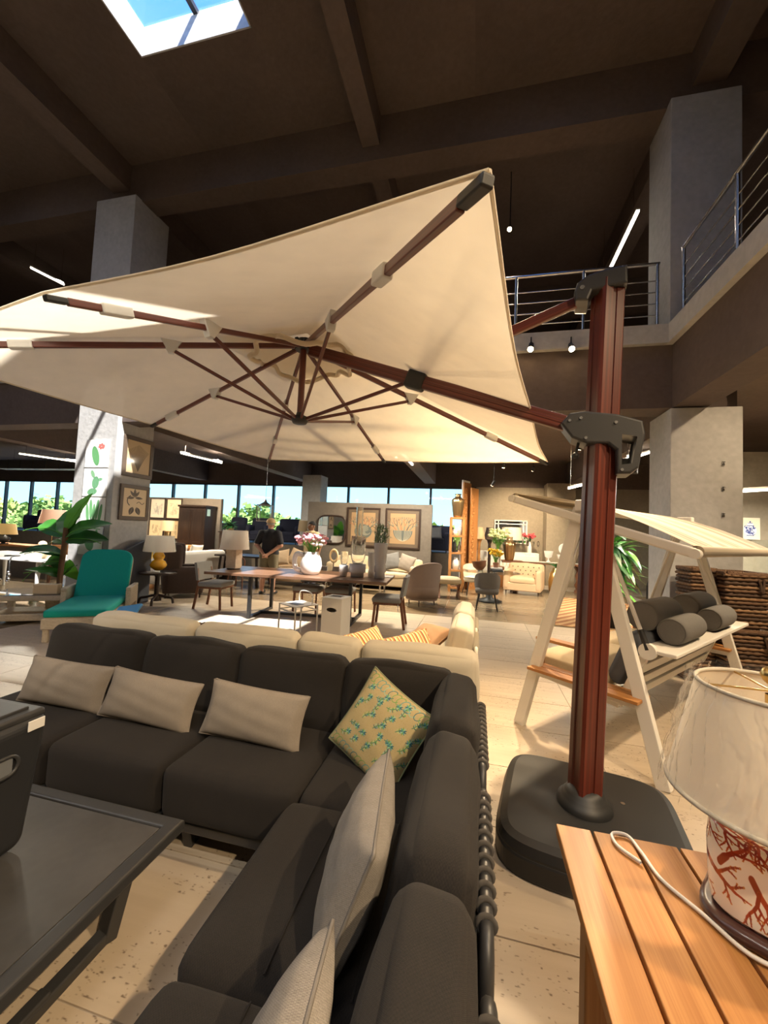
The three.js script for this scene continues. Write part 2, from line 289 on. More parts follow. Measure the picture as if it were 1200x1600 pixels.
// ---------- light fittings ----------
function tubeLight(label, a, b, cd, col = NEUT, hang = 0, dir) {
  if (hang) hang = (a[1] > 4.3 ? 8.35 : 4.22) - (a[1] + b[1]) / 2;
  const A = V(...a), B = V(...b), L = A.distanceTo(B), mid = A.clone().add(B).multiplyScalar(.5), t = thing('tube_light', label, 'light', mid.toArray(), 0, 'tube lights');
  const ax = B.clone().sub(A).normalize(), h = ax.clone().multiplyScalar(L / 2), up = V(0, .035, 0);
  m('housing', bar(h.clone().negate().add(up), h.clone().add(up), .07, .03, .004), M.white, t);
  m('diffuser', bar(h.clone().negate(), h, .055, .035, .012), glow(col, 5), t);
  if (hang) for (const s of [-.8, .8]) m('cable', cyl(h.clone().multiplyScalar(s).add(up), V(h.x * s, hang, h.z * s), .004, .004, 6), M.steel, t);
  const l = new THREE.RectAreaLight(col, cd, L, .06); l.position.set(0, -.03, 0); t.add(l); l.lookAt(mid.clone().add(dir ? V(...dir) : V(0, -1, 0)).add(V(0, -.03, 0)));
  l.name = 'tube_glow'; return t;
}
function spot(label, p, target, cd, ang = 32, col = WARM, stem = .25, seen = 24) {
  if (stem !== .2) stem = (p[1] > 4.3 ? 8.35 : 4.22) - p[1];
  const t = thing('spotlight', label, 'light', p, 0, 'track spotlights'), d = V(...target).sub(V(...p)).normalize();
  m('housing', cyl(d.clone().multiplyScalar(-.15), d.clone().multiplyScalar(-.005), .034, .044, 20), M.blackMetal, t);
  m('lens', cyl(d.clone().multiplyScalar(-.006), d.clone().multiplyScalar(.004), .036, .036, 20), glow(lin(1, .7, .36), seen), t);
  m('bracket', cyl([0, 0, 0].map((_, i) => d.getComponent(i) * -.09), [d.x * -.09, stem, d.z * -.09], .009, .009, 8), M.blackMetal, t);
  const l = new THREE.SpotLight(col, cd, 0, ang * RAD, .75, 2); l.position.copy(d.clone().multiplyScalar(.02)); l.castShadow = true; l.shadow.radius = 2; l.name = 'beam';
  l.target.position.copy(d.clone().multiplyScalar(3)); l.target.name = 'aim'; t.add(l, l.target); return t;
}
// on the upper floor edge, facing the hall
spot('left of two warm spotlights glaring below the white upper floor edge', [.65, 4.16, -5.66], [-.1, 0, -2.2], 34, 40, WARM, .2, 60);
spot('right of two warm spotlights glaring below the white upper floor edge', [1.18, 4.13, -5.66], [1.0, 0, -1.6], 42, 40, WARM, .2, 60);
spot('warm spotlight hanging high under the upper ceiling', [.42, 7.2, -7.3], [-.6, .4, -1.8], 60, 32, WARM, 1.1, 50);
// along the right-hand edge and behind the photographer, outside the frame
spot('spotlight on the right upper floor edge over the slatted table', [2.3, 4.13, -.9], [.5, .5, -1.2], 21, 42);
spot('spotlight on the right upper floor edge behind the photographer', [2.3, 4.13, 1.6], [-1.6, .3, -2.4], 30, 34);
// below the upper floor
spot('small spotlight under the canopy edge in the middle', [-2.0, 3.42, -9.6], [-2.6, .4, -8.4], 43, 45, WARM, .3, 30);
spot('upper of the pair of spotlights right of the tall shelf', [.62, 3.32, -10.4], [.4, .6, -12.6], 18, 45, WARM, .35, 40);
spot('lower black spotlight hanging right of the tall shelf', [.35, 2.85, -10.4], [-.6, 1.2, -11.2], 6, 45, WARM, 1.1, 5);
spot('spotlight lighting the beige far wall', [1.6, 3.6, -12.6], [1.3, 1.2, -15], 36, 48, WARM, .3, 12);
spot('spotlight over the tufted sofa', [2.2, 3.6, -9.6], [1.4, .4, -12.0], 16, 45, WARM, .3, 12);
spot('spotlight lighting the plant behind the swing', [3.6, 3.8, -6.9], [3.2, .8, -8.2], 30, 50, WARM, .3, 12);
spot('spotlight under the right upper floor lighting the swing bench', [3.6, 3.9, -3.2], [2.0, .6, -4.2], 30, 42, WARM, .3, 12);
spot('spotlight out of view lighting the pale right pillar', [3.5, 3.9, -4.0], [2.9, 1.7, -5.8], 9, 45, WARM, .3, 12);
spot('spotlight lighting the two shell prints', [-2.6, 3.7, -9.4], [-2.9, 1.4, -11.5], 18, 45, WARM, .3, 12);
spot('spotlight lighting the armoire corner', [-7.6, 3.7, -8.8], [-8.8, 1.0, -10.6], 43, 48, WARM, .3, 12);
tubeLight('slanting tube light on the upper ceiling left of the column', [-10.92, 7.69, -7.2], [-10.35, 7.45, -7.6], 200, NEUT, .6);
tubeLight('slanting tube light on the upper wall behind the right pillar', [2.60, 7.4, -7.5], [2.50, 7.1, -9.3], 200, NEUT, .6);
tubeLight('long tube light hanging at the far left under the upper floor', [-13.4, 3.42, -9.0], [-11.3, 3.2, -9.2], 560, NEUT, .6);
tubeLight('tube light hanging right of the framed prints', [-7.75, 3.42, -9.0], [-6.5, 3.16, -9.0], 560, NEUT, .6);
tubeLight('short tube light left of the umbrella pole near the far wall', [2.0, 2.72, -9.7], [2.5, 2.86, -9.7], 560, NEUT, 1.2);
tubeLight('tube light under the upper floor right of the umbrella handle', [3.05, 3.3, -9.3], [3.5, 3.42, -8.6], 560, NEUT, .7);
tubeLight('tube light right of the pale pillar above the vase picture', [4.0, 2.45, -7.6], [5.2, 2.55, -7.4], 560, NEUT, 1.6);
tubeLight('tube light on the middle joist below the upper floor', [-1.75, 3.41, -9.2], [-1.75, 3.41, -10.6], 560, NEUT);
for (const [x, z, l] of [[-4.2, 3.4, 'above and behind the sofa'], [.4, 3.4, 'above and behind the slatted table'], [-9, 1.5, 'high on the left']]) tubeLight('tube light out of view ' + l, [x - .9, 8.2, z], [x + .9, 8.2, z], 260, lin(1, .93, .82));
{ const t = thing('air_duct', 'dark sheet metal air duct below the upper floor at the far left', 'duct', [-16.2, 3.42, -12]); for (let k = 0; k < 4; k++) m('section', box(1.28, .34, .4, -1.95 + k * 1.3, 0, 0, .01), M.frameG, t); for (let k = 0; k < 4; k++) m('strap', G(box(.03, .36, .42, -1.95 + k * 1.3, -.01, 0), cyl([-1.95 + k * 1.3, .35, 0], [-1.95 + k * 1.3, .8, 0], .008, .008, 6)), M.steel, t); }
// ---------- cantilever umbrella ----------
{
  const t = thing('cantilever_umbrella', 'large cream square cantilever umbrella with mahogany-look pole on a black base', 'umbrella', [.6, 0, -2.37], -.176);
  const canopyM = phy(0xffffff, .95, { transmission: .55, thickness: 0, map: tex(128, .5, (u, v) => { const k = .97 + .06 * (fbm(u, v, 6, 6, 3, 4) - .5); return [.93 * k, .885 * k, .80 * k]; }), bumpMap: weaveT, bumpScale: .0004 });
  const hx = -1.945, s = 1.627, hub = V(hx, 2.93, 0), top = V(hx, 2.985, 0);
  const dirs = [[1, 1], [0, 1], [-1, 1], [-1, 0], [-1, -1], [0, -1], [1, -1], [1, 0]];
  const rim = dirs.map(([a, b]) => V(hx + a * s + (a === 1 && b === -1 ? .07 : 0), 2.352 - .041 * a * s + .011 * b * s, b * s));
  // fabric
  const pos = [], idx = [], N = 14, K = 8; let base = 0;
  for (let i = 0; i < 8; i++) {
    const A = rim[i], B = rim[(i + 1) % 8];
    for (let r = 0; r <= N; r++) for (let k = 0; k <= K; k++) {
      const f = .055 + .945 * r / N, q = k / K, E = A.clone().lerp(B, q), bow = 4 * q * (1 - q);
      const p = top.clone().lerp(E, f); p.y += .022 - .028 * bow * f * f + .012 * bow * f; const out = V(p.x - hx, 0, p.z); p.addScaledVector(out, -.012 * bow * f * f);
      pos.push(p.x, p.y, p.z);
    }
    for (let r = 0; r < N; r++) for (let k = 0; k < K; k++) { const a = base + r * (K + 1) + k, b = a + K + 1; idx.push(a, b, a + 1, b, b + 1, a + 1); }
    base += (N + 1) * (K + 1);
  }
  const cg = new THREE.BufferGeometry(); cg.setAttribute('position', new THREE.Float32BufferAttribute(pos, 3)); cg.setIndex(idx);
  const cg2 = mergeVertices(cg, 1e-4); cg2.computeVertexNormals(); m('canopy', uvm(cg2, 0), canopyM, t);
  // hem band round the rim
  const hem = []; for (let i = 0; i < 8; i++) { const A = rim[i].clone().add(V(0, .02, 0)), B = rim[(i + 1) % 8].clone().add(V(0, .02, 0)); const C = A.clone().lerp(B, .5).add(V(0, -.016, 0)); const o = V(C.x - hx, 0, C.z).multiplyScalar(.012); C.sub(o); hem.push(tube([A, C, B], .006, 10, 5)); }
  m('hem', G(hem), canopyM, t);
  // vent flap on top and gathered cloth below it
  const vg = new THREE.ConeGeometry(.62, .2, 4, 3, true).rotateY(PI / 4); vg.translate(hx, 3.0, 0); m('vent', uvm(vg), canopyM, t);
  const sk = []; for (let k = 0; k < 28; k++) { const a = k / 28 * PI * 2, r = .36 + .025 * Math.sin(k * 2.4); sk.push([hx + r * Math.cos(a), 2.815 + .03 * Math.sin(a * 4 + 1) + .012 * Math.sin(k * 3.1), r * Math.sin(a)]); }
  m('vent_net', tube(sk, .018, 90, 6, true), canopyM, t);
  m('hub', G(cyl([hx, 2.895, 0], [hx, 2.975, 0], .062, .05, 20), ...dirs.map((d) => { const L = Math.hypot(...d); return box(.05, .045, .03, 0, 0, 0, .006).translate(.075, 2.91, 0).rotateY(-Math.atan2(d[1], d[0])).translate(hx, 0, 0); })), M.black, t);
  m('mast', cyl([hx, 2.36, 0], [hx, 2.92, 0], .024, .024, 18), M.maho, t);
  const low = V(hx, 2.365, 0);
  m('lower_hub', G(lathe([[0, -.035], [.05, -.03], [.062, -.01], [.062, .018], [.03, .03], [.026, .05]], 24).translate(hx, 2.365, 0)), M.black, t);
  const wrapM = phy(lin(.72, .72, .70), .55, { transmission: .2, thickness: 0 });
  rim.forEach((R, i) => {
    const d = R.clone().sub(hub), at = (f) => hub.clone().addScaledVector(d, f);
    const corner = i % 2 === 0, jf = corner ? .38 : .53, w = corner ? .026 : .022, hgt = corner ? .036 : .03;
    const rb = m('rib', bar(at(.03), at(.955), w, hgt, .005), M.maho, t);
    m('end_cap', bar(at(.955), at(1.0), w + .008, hgt * .8, .006), M.black, rb);
    const j = at(jf); j.y -= .03;
    if (i !== 7) m('sleeve', bar(at(corner ? .70 : .80), at(corner ? .75 : .88), w + .02, hgt + .016, .008), wrapM, rb);
    const strut = m('strut', bar(low.clone().add(V(d.x, 0, d.z).normalize().multiplyScalar(.05)), j, .018, .022, .003), M.maho, t);
    m('joint', G(box(.05, .045, .03, 0, 0, 0, .006).rotateY(-Math.atan2(d.z, d.x)).translate(j.x, j.y - .015, j.z)), M.black, strut);
    if (i !== 7 || true) { const tri = extr([[-.06, .055], [.07, .055], [.02, -.03], [-.01, -.03]], .045, .004).rotateY(-Math.atan2(d.z, d.x)).translate(j.x, j.y + .005, j.z); m('joint_cover', tri, wrapM, strut); }
  });
  // arm, bracket, strut to the pole head
  const sl = V(-.12, 2.205, 0), armAt = (f) => hub.clone().add(V(.03, -.03, 0)).lerp(sl, f);
  m('arm', G(bar(armAt(.02), armAt(1), .055, .085, .012), bar(armAt(.02), armAt(1), .06, .02, .004)), M.maho, t);
  const br = armAt(.49);
  m('bracket', G(bar(armAt(.455), armAt(.525), .085, .12, .02), box(.05, .09, .05, br.x - .01, br.y + .02, 0, .01)), M.black, t);
  m('tie_bar', bar([br.x, br.y + .04, 0], [-.02, 2.93, 0], .04, .06, .012), M.maho, t);
  // pole with grooved profile
  const pp = [[-.052, -.065], [-.012, -.065], [-.008, -.058], [.008, -.058], [.012, -.065], [.052, -.065], [.065, -.052], [.065, -.02], [.058, -.016], [.058, .016], [.065, .02], [.065, .052], [.052, .065], [.012, .065], [.008, .058], [-.008, .058], [-.012, .065], [-.052, .065], [-.065, .052], [-.065, .02], [-.058, .016], [-.058, -.016], [-.065, -.02], [-.065, -.052]];
  const pg = extr(pp, 2.78, 0, 2).rotateX(-PI / 2).rotateY(.5).translate(0, 1.59, 0).applyMatrix4(new THREE.Matrix4().makeShear(0, 0, .027, 0, 0, 0)).translate(-.006, 0, 0);
  m('pole', pg, M.maho, t);
  const cap = m('pole_cap', extr([[-.09, 2.88], [-.1, 2.93], [-.085, 2.98], [-.03, 3.015], [.06, 3.03], [.155, 3.03], [.158, 2.93], [-.01, 2.92], [-.03, 2.87]], .16, .012), M.frameG, t);
  m('rivet', cyl([-.06, 2.945, .083], [-.06, 2.945, .077], .012, .012, 12), M.steel, cap);
  { // crank housing with D-shaped handle
    const o = [[-.17, 2.19], [-.125, 2.245], [-.05, 2.25], [.10, 2.222], [.217, 2.177], [.228, 2.107], [.2, 1.935], [.165, 1.905], [.1, 1.905], [.098, 2.03], [.06, 2.065], [-.04, 2.072], [-.114, 2.107]];
    const shp = new THREE.Shape(o.map((p) => new THREE.Vector2(...p))); shp.holes.push(new THREE.Path([[.112, 2.125], [.205, 2.105], [.18, 1.945], [.112, 1.94]].map((p) => new THREE.Vector2(...p))));
    const h = m('crank_housing', uvm(new THREE.ExtrudeGeometry(shp, { depth: .15, bevelEnabled: true, bevelThickness: .016, bevelSize: .012, bevelOffset: -.012, bevelSegments: 3 }).translate(.015, 0, -.075)), M.frameG, t);
    for (const [x, y] of [[-.11, 2.2], [-.055, 2.21], [.11, 2.175], [-.03, 2.1], [.14, 1.925]]) m('bolt', cyl([x, y, .098], [x, y, .088], .008, .008, 10), M.steel, h);
    m('lever', G(cyl([-.06, 2.1, .02], [-.075, 2.03, .02], .008, .008, 8), uvm(new THREE.SphereGeometry(.018, 12, 8).translate(-.075, 2.02, .02))), M.black, h);
  }
  // weighted base
  const sq = []; for (let k = 0; k < 64; k++) { const a = k / 64 * PI * 2, c = Math.cos(a), q = Math.sin(a), e = 2 / 5; sq.push([.44 * Math.sign(c) * Math.abs(c) ** e, .44 * Math.sign(q) * Math.abs(q) ** e]); }
  m('base', extr(sq, .16, .05).rotateX(-PI / 2).translate(.02, .08, .0), M.black, t);
  m('base_rim', extr(sq.map(([x, y]) => [x * 1.012, y * 1.012]), .10, .012).rotateX(-PI / 2).translate(.02, .052, 0), M.black, t);
  m('base_collar', lathe([[0, .255], [.07, .255], [.085, .235], [.095, .23], [.1, .215], [.11, .212], [.115, .195], [.13, .19], [.135, .165], [.135, .15]], 40), M.black, t);
  m('base_bolt', disc(.012, .006, .19, .158, -.1, 12), M.steel, t);
}
// ---------- sectional sofas ----------
function rail(parent, a, b, y0, y1, inset, frameM, ropeM, wraps = true) { // upright rope-wound back frame between floor points a and b
  const A = V(a[0], 0, a[1]), B = V(b[0], 0, b[1]), L = A.distanceTo(B), x = B.clone().sub(A).normalize(), P = (f, y) => A.clone().addScaledVector(x, f).add(V(0, y, 0));
  const k = .05, f0 = inset, f1 = L - inset;
  const rl = m('back_rail', tube([P(f0, y0), P(f0, y0 + .1), P(f0, y1 - .09), P(f0 + .012, y1 - .035), P(f0 + k, y1), P(f0 + k * 2, y1), P((f0 + f1) / 2, y1), P(f1 - k * 2, y1), P(f1 - k, y1), P(f1 - .012, y1 - .035), P(f1, y1 - .09), P(f1, y0 + .1), P(f1, y0)], .017, 60, 10), frameM, parent);
  const ring = new THREE.TorusGeometry(.0205, .0075, 6, 14).rotateY(PI / 2 + Math.atan2(-x.z, x.x));
  if (wraps) for (let f = f0 + k * 1.6; f < f1 - k * 1.4; f += .047) { const o = m('rope_wrap', ring, ropeM, rl); o.position.copy(P(f, y1)); o.rotation.z = 0; }
  const ropes = []; for (let f = f0 + .06; f < f1 - .05; f += .036) { const q = P(f, 0), s = .035 * ((Math.round(f / .036)) % 2 ? 1 : -1); ropes.push(tube([P(f, y1), P(f + s * .5, (y1 + y0) / 2), P(f + s, y0)], .009, 8, 5)); }
  const w = m('rope_weave', G(ropes), ropeM, parent); w.userData.kind = 'stuff';
}
function sofaModule(label, pos, turn, o) {
  const t = thing(o.name || 'sofa_module', label, 'sofa', pos, turn, o.group), { w, d } = o, fm = o.frame, y1 = .16;
  m('frame', G(bar([-w / 2 + .01, y1, d / 2 - .05], [w / 2 - .01, y1, d / 2 - .05], .05, .05, .01), bar([-w / 2 + .01, y1, -d / 2 + .03], [w / 2 - .01, y1, -d / 2 + .03], .05, .05, .01), bar([-w / 2 + .035, y1, -d / 2 + .03], [-w / 2 + .035, y1, d / 2 - .05], .05, .05, .01), bar([w / 2 - .035, y1, -d / 2 + .03], [w / 2 - .035, y1, d / 2 - .05], .05, .05, .01), box(w - .08, .012, d - .1, 0, y1 + .012, 0)), fm, t);
  for (const sx of [-1, 1]) { const x = sx * (w / 2 - .09); m('leg', G(bar([x, .02, -d / 2 + .1], [x, .02, d / 2 - .13], .05, .035, .008), bar([x, .0, d / 2 - .14], [x, y1, d / 2 - .1], .05, .05, .008), bar([x, .0, -d / 2 + .1], [x, y1, -d / 2 + .08], .05, .05, .008)), fm, t); }
  const seatD = d - .06, seat = m('seat_cushion', cush(w - .008, .24, seatD, .05, [.004, .012, .01], .004, o.sd).translate(0, y1 + .02, .03), o.mat, t);
  const sy = y1 + .275; if (o.seams) for (const x of o.seams) m('seam', tube([[-w / 2 + .03, sy - .008, x], [-w / 4, sy + .001, x], [0, sy + .004, x], [w / 4, sy + .001, x], [w / 2 - .03, sy - .008, x]], .003, 20, 5), o.mat, seat);
  m('back_cushion', cush(o.corner ? w - .16 : w - .015, .43, .17, .055, [.012, .012, .028], .007, o.sd + 3).rotateX(-.16).translate(o.corner ? -.08 : 0, .37, -d / 2 + .19), o.mat, t);
  rail(t, [-w / 2 + .01, -d / 2 + .012], [w / 2 - .01, -d / 2 + .012], .16, .62, .02, fm, o.rope, o.wraps !== false);
  if (o.corner) {
    m('back_cushion', cush(d - .16, .43, .17, .055, [.012, .012, .028], .007, o.sd + 5).rotateX(-.16).rotateY(-PI / 2).translate(w / 2 - .19, .37, .05), o.mat, t);
    rail(t, [w / 2 - .012, -d / 2 + .03], [w / 2 - .012, d / 2 - .01], .16, .62, .02, fm, o.rope);
  }
  return t;
}
{
  const D = { d: .8, mat: M.dark, frame: M.frameG, rope: M.rope, group: 'charcoal sectional sofa modules' };
  sofaModule('charcoal sofa module at the far left end of the sectional', [-2.485, 0, -2.02], 0, { ...D, w: .80, sd: 1 });
  sofaModule('charcoal sofa module second from the left', [-1.74, 0, -2.02], 0, { ...D, w: .69, sd: 2 });
  sofaModule('charcoal sofa module third from the left, beside the corner', [-1.055, 0, -2.02], 0, { ...D, w: .68, sd: 3 });
  sofaModule('charcoal corner sofa module behind the green embroidered pillow', [-.325, 0, -2.02], 0, { ...D, w: .78, sd: 4, corner: true });
  sofaModule('charcoal sofa module with the large grey pillow leaning on it', [-.335, 0, -1.28], -PI / 2, { ...D, w: .68, sd: 5, seams: [.15, -.08] });
  sofaModule('charcoal sofa module nearest the camera', [-.335, 0, -.6], -PI / 2, { ...D, w: .68, sd: 6, seams: [.15, -.08] });
  const B = { d: .78, mat: M.creamF, frame: std(lin(.62, .58, .5), .5), rope: M.ropeL, group: 'cream sectional sofa modules', name: 'cream_sofa_module' };
  sofaModule('cream sofa module at the left end behind the charcoal sofa', [-2.53, 0, -2.95], PI, { ...B, w: .94, sd: 11, wraps: false });
  sofaModule('cream sofa module second from the left behind the charcoal sofa', [-1.63, 0, -2.95], PI, { ...B, w: .84, sd: 12, wraps: false });
  sofaModule('cream sofa module showing its rope-wound rail behind the charcoal sofa', [-.98, 0, -2.95], PI, { ...B, w: .46, sd: 13 });
  sofaModule('cream corner sofa module behind the striped pillows', [-.35, 0, -2.95], PI, { ...B, w: .78, sd: 14 });
  sofaModule('cream sofa module on the right arm beside the blush pillow', [-.35, 0, -3.68], -PI / 2, { ...B, w: .68, sd: 15 });
  sofaModule('cream sofa module at the far end of the right arm', [-.35, 0, -4.37], -PI / 2, { ...B, w: .68, sd: 16 });
}
// ---------- pillows ----------
function throwPillow(label, w, h, t, mat, pos, rot, o = {}) {
  const g = thing('throw_pillow', label, 'pillow', pos, 0, o.group); g.rotation.order = 'YXZ'; g.rotation.set(...rot);
  const p = pillow(w, h, t, o.metric !== false, o.sd || 1, o.pull ?? .06); m('cover', G(p.front, p.back), mat, g); m('piping', p.seam, o.seam || mat, g); return g;
}
throwPillow('taupe lumbar pillow at the left end of the charcoal sofa', .60, .26, .14, M.taupeF, [-2.40, .545, -1.97], [-.32, .05, -.03], { sd: 1, group: 'taupe lumbar pillows' });
throwPillow('taupe lumbar pillow in the middle of three on the charcoal sofa', .60, .26, .14, M.taupeF, [-1.77, .545, -1.95], [-.34, .03, -.06], { sd: 2, group: 'taupe lumbar pillows' });
throwPillow('taupe lumbar pillow nearest the green embroidered pillow', .58, .27, .14, M.taupeF, [-1.12, .55, -1.96], [-.34, .0, -.04], { sd: 3, group: 'taupe lumbar pillows' });
{
  const emb = canv(512, 512, (x, w, h) => {
    x.fillStyle = '#a8966c'; x.fillRect(0, 0, w, h);
    for (let i = 0; i < 5000; i++) { x.fillStyle = `rgba(${90 + rnd() * 60},${80 + rnd() * 50},50,.15)`; x.fillRect(rnd() * w, rnd() * h, 2, 5); }
    const cols = ['#2f5f68', '#4a8688', '#66904a', '#86ae98', '#3b6250', '#9cb274'];
    const leaf = (px, py, a, l, c) => { x.save(); x.translate(px, py); x.rotate(a); x.fillStyle = c; x.beginPath(); x.moveTo(0, 0); x.quadraticCurveTo(l * .4, -l * .3, l, 0); x.quadraticCurveTo(l * .4, l * .3, 0, 0); x.fill(); x.restore(); };
    x.lineWidth = 4; for (const yy of [42, h - 42]) for (let i = 0; i < 15; i++) { x.strokeStyle = cols[i % 3 + (i % 2)]; x.beginPath(); x.ellipse(18 + i * 34, yy, 22, 30, .5, 0, 5.2); x.stroke(); }
    const vine = (px, py, a, n, s) => { for (let i = 0; i < n; i++) { const q = a + Math.sin(i * .5 + s) * .5; const nx = px + Math.cos(q) * 12, ny = py + Math.sin(q) * 12; x.strokeStyle = '#3f7355'; x.lineWidth = 4; x.beginPath(); x.moveTo(px, py); x.lineTo(nx, ny); x.stroke(); px = nx; py = ny; leaf(px, py, q + 1.1, 20, cols[(i + s) % 6]); leaf(px, py, q - 1.1, 17, cols[(i * 3 + s) % 6]); if (i % 3 === 1) { x.fillStyle = cols[(i + 1) % 6]; x.beginPath(); x.arc(px + 14, py - 12, 6, 0, 7); x.fill(); } } for (let k = 0; k < 9; k++) leaf(px, py, k * .7, 24, cols[k % 4]); };
    for (let i = 0; i < 5; i++) for (let j = 0; j < 5; j++) vine(50 + i * 96 + (j % 2) * 30, 120 + j * 72, -1.2 + .9 * hsh(i, j, 5), 3 + Math.floor(5 * hsh(i, j, 6)), i + j * 2);
  });
  throwPillow('beige pillow embroidered with green and blue flowers in the sofa corner', .41, .41, .14, phy(0xffffff, .9, { map: emb }), [-.42, .595, -1.93], [-.42, -.25, -.42], { metric: false, seam: std(lin(.2, .22, .12), .9), sd: 4 });
}
throwPillow('grey ribbed pillow leaning on the right back cushion, the larger in view', .52, .36, .16, M.greyF, [-.31, .605, -1.19], [-.36, -PI / 2 + .12, .06], { sd: 5, pull: .05 });
throwPillow('grey ribbed pillow at the bottom edge of the picture', .46, .34, .15, M.greyF, [-.31, .585, -.60], [-.42, -PI / 2 + .1, .05], { sd: 6, pull: .05 });
{
  const st = tex(256, [.12, .12], (u, v) => { const c = [rgb(226, 190, 120), rgb(176, 96, 62), rgb(236, 216, 170), rgb(206, 140, 70), rgb(140, 80, 60), rgb(240, 222, 180)]; return c[Math.floor(u * 12) % 6]; });
  const sm = phy(0xffffff, .9, { map: st, bumpMap: weaveT, bumpScale: .0006 });
  throwPillow('striped orange and cream pillow lying nearer the middle of the cream sofa', .46, .40, .14, sm, [-.80, .60, -3.02], [-.75, .9, .1], { sd: 7 });
  throwPillow('striped orange and cream pillow lying against the corner of the cream sofa', .46, .40, .14, sm, [-.46, .61, -3.0], [-.7, .5, .2], { sd: 8 });
  throwPillow('blush pillow on the right arm of the cream sofa', .42, .40, .15, fabric(rgb(186, 146, 112), rgb(206, 168, 134), 33), [-.45, .53, -3.95], [-1.1, -.8, .1], { sd: 9 });
}
one('booklet', G(box(.2, .012, .14, 0, 0, 0, .003), box(.19, .01, .13, .004, .012, 0, .002)), std(lin(.03, .18, .45), .4), 'blue booklet lying on the cream sofa back', 'booklet', [-2.78, .80, -2.75], .2).rotation.set(.5, .3, .05);
// ---------- coffee table with black cooler ----------
{
  const t = thing('coffee_table', 'low charcoal coffee table with inset ceramic top', 'table', [-1.66, 0, -.88]);
  const w = 1.1, d = 1.14, y = .36;
  const fs = new THREE.Shape([[-w / 2, -d / 2], [w / 2, -d / 2], [w / 2, d / 2], [-w / 2, d / 2]].map((p) => new THREE.Vector2(...p))), ix = w / 2 - .06, iz = d / 2 - .06; fs.holes.push(new THREE.Path([[-ix, -iz], [-ix, iz], [ix, iz], [ix, -iz]].map((p) => new THREE.Vector2(...p))));
  m('top_frame', uvm(new THREE.ExtrudeGeometry(fs, { depth: .026, bevelEnabled: true, bevelThickness: .012, bevelSize: .012, bevelOffset: -.012, bevelSegments: 4 }).rotateX(-PI / 2).translate(0, y - .038, 0)), M.frameG, t);
  m('top_panel', box(w - .125, .02, d - .125, 0, y - .026, 0, .002), phy(0xffffff, .32, { map: tex(256, .9, (u, v) => { const k = .26 + .10 * (fbm(u, v, 3, 3, 41, 5) - .4) + .03 * fbm(u, v, 40, 40, 43, 2); return [k, k * .975, k * .95]; }) }), t);
  for (const sx of [-1, 1]) { const x = sx * (w / 2 - .16); for (const sz of [-1, 1]) m('leg', bar([x - sx * .02, .0, sz * (d / 2 - .16)], [x, y - .05, sz * (d / 2 - .08)], .06, .05, .006), M.frameG, t); m('runner', bar([x - sx * .02, .02, -d / 2 + .15], [x - sx * .02, .02, d / 2 - .15], .05, .04, .008), M.frameG, t); m('pad', bar([x - sx * .02, .035, -.2], [x - sx * .02, .035, .2], .045, .03, .008), M.frameG, t); }
  const b = thing('cooler_bin', 'black square cooler bin with slot handles on the coffee table', 'bin', [-1.77, .365, -.96]);
  const shp = (w0, w1, y0, y1) => { const g = new RoundedBoxGeometry(1, 1, 1, 4, .09), p = g.attributes.position; for (let i = 0; i < p.count; i++) { const f = p.getY(i) + .5, ww = w0 + (w1 - w0) * f; p.setXYZ(i, p.getX(i) * ww, y0 + (y1 - y0) * f, p.getZ(i) * ww); } g.computeVertexNormals(); return uvm(g); };
  const body = m('body', shp(.43, .50, 0, .47), phy(lin(.022, .023, .026), .55), b);
  m('handle_rim', (() => { const p = []; for (let k = 0; k < 40; k++) { const a = k / 40 * PI * 2, c = Math.cos(a), s = Math.sin(a); p.push([.249, .335 + s * .032, Math.sign(c) * .11 + c * .032]); } return tube(p, .007, 60, 6, true); })(), M.frameG, b);
  m('handle_recess', G(box(.012, .058, .25, .2455, .306, 0, .004)), std(lin(.16, .17, .18), .4), b);
  m('lid', G(box(.47, .03, .47, 0, .455, 0, .012), box(.40, .012, .40, 0, .483, 0, .004)), M.frameG, b);
  m('price_tag', box(.004, .035, .055, .2525, .425, -.19, .001), M.tag, b);
}
// ---------- slatted teak table with coral lamp ----------
{
  const t = thing('slatted_table', 'teak slatted table in the right foreground', 'table', [.25, 0, -1.3]);
  const xs = [0, .100, .202, .318, .42, .52, .62, .72, .82]; for (let i = 0; i < 8; i++) m('slat', mv(uvm(box(xs[i + 1] - xs[i] - .008, .03, 1.25, 0, 0, 0, .003, 2), 2), (xs[i] + xs[i + 1]) / 2, .69, .625 + (0)), M.teak[i % 3], t);
  m('frame', G(bar([.06, .66, .05], [.78, .66, .05], .04, .06), bar([.06, .66, 1.2], [.78, .66, 1.2], .04, .06), bar([.08, .66, .05], [.08, .66, 1.2], .04, .06), bar([.76, .66, .05], [.76, .66, 1.2], .04, .06)), M.teak[1], t);
  for (const x of [.09, .75]) for (const z of [.08, 1.17]) m('leg', bar([x, 0, z], [x, .64, z], .06, .06, .006), M.teak[0], t);
}
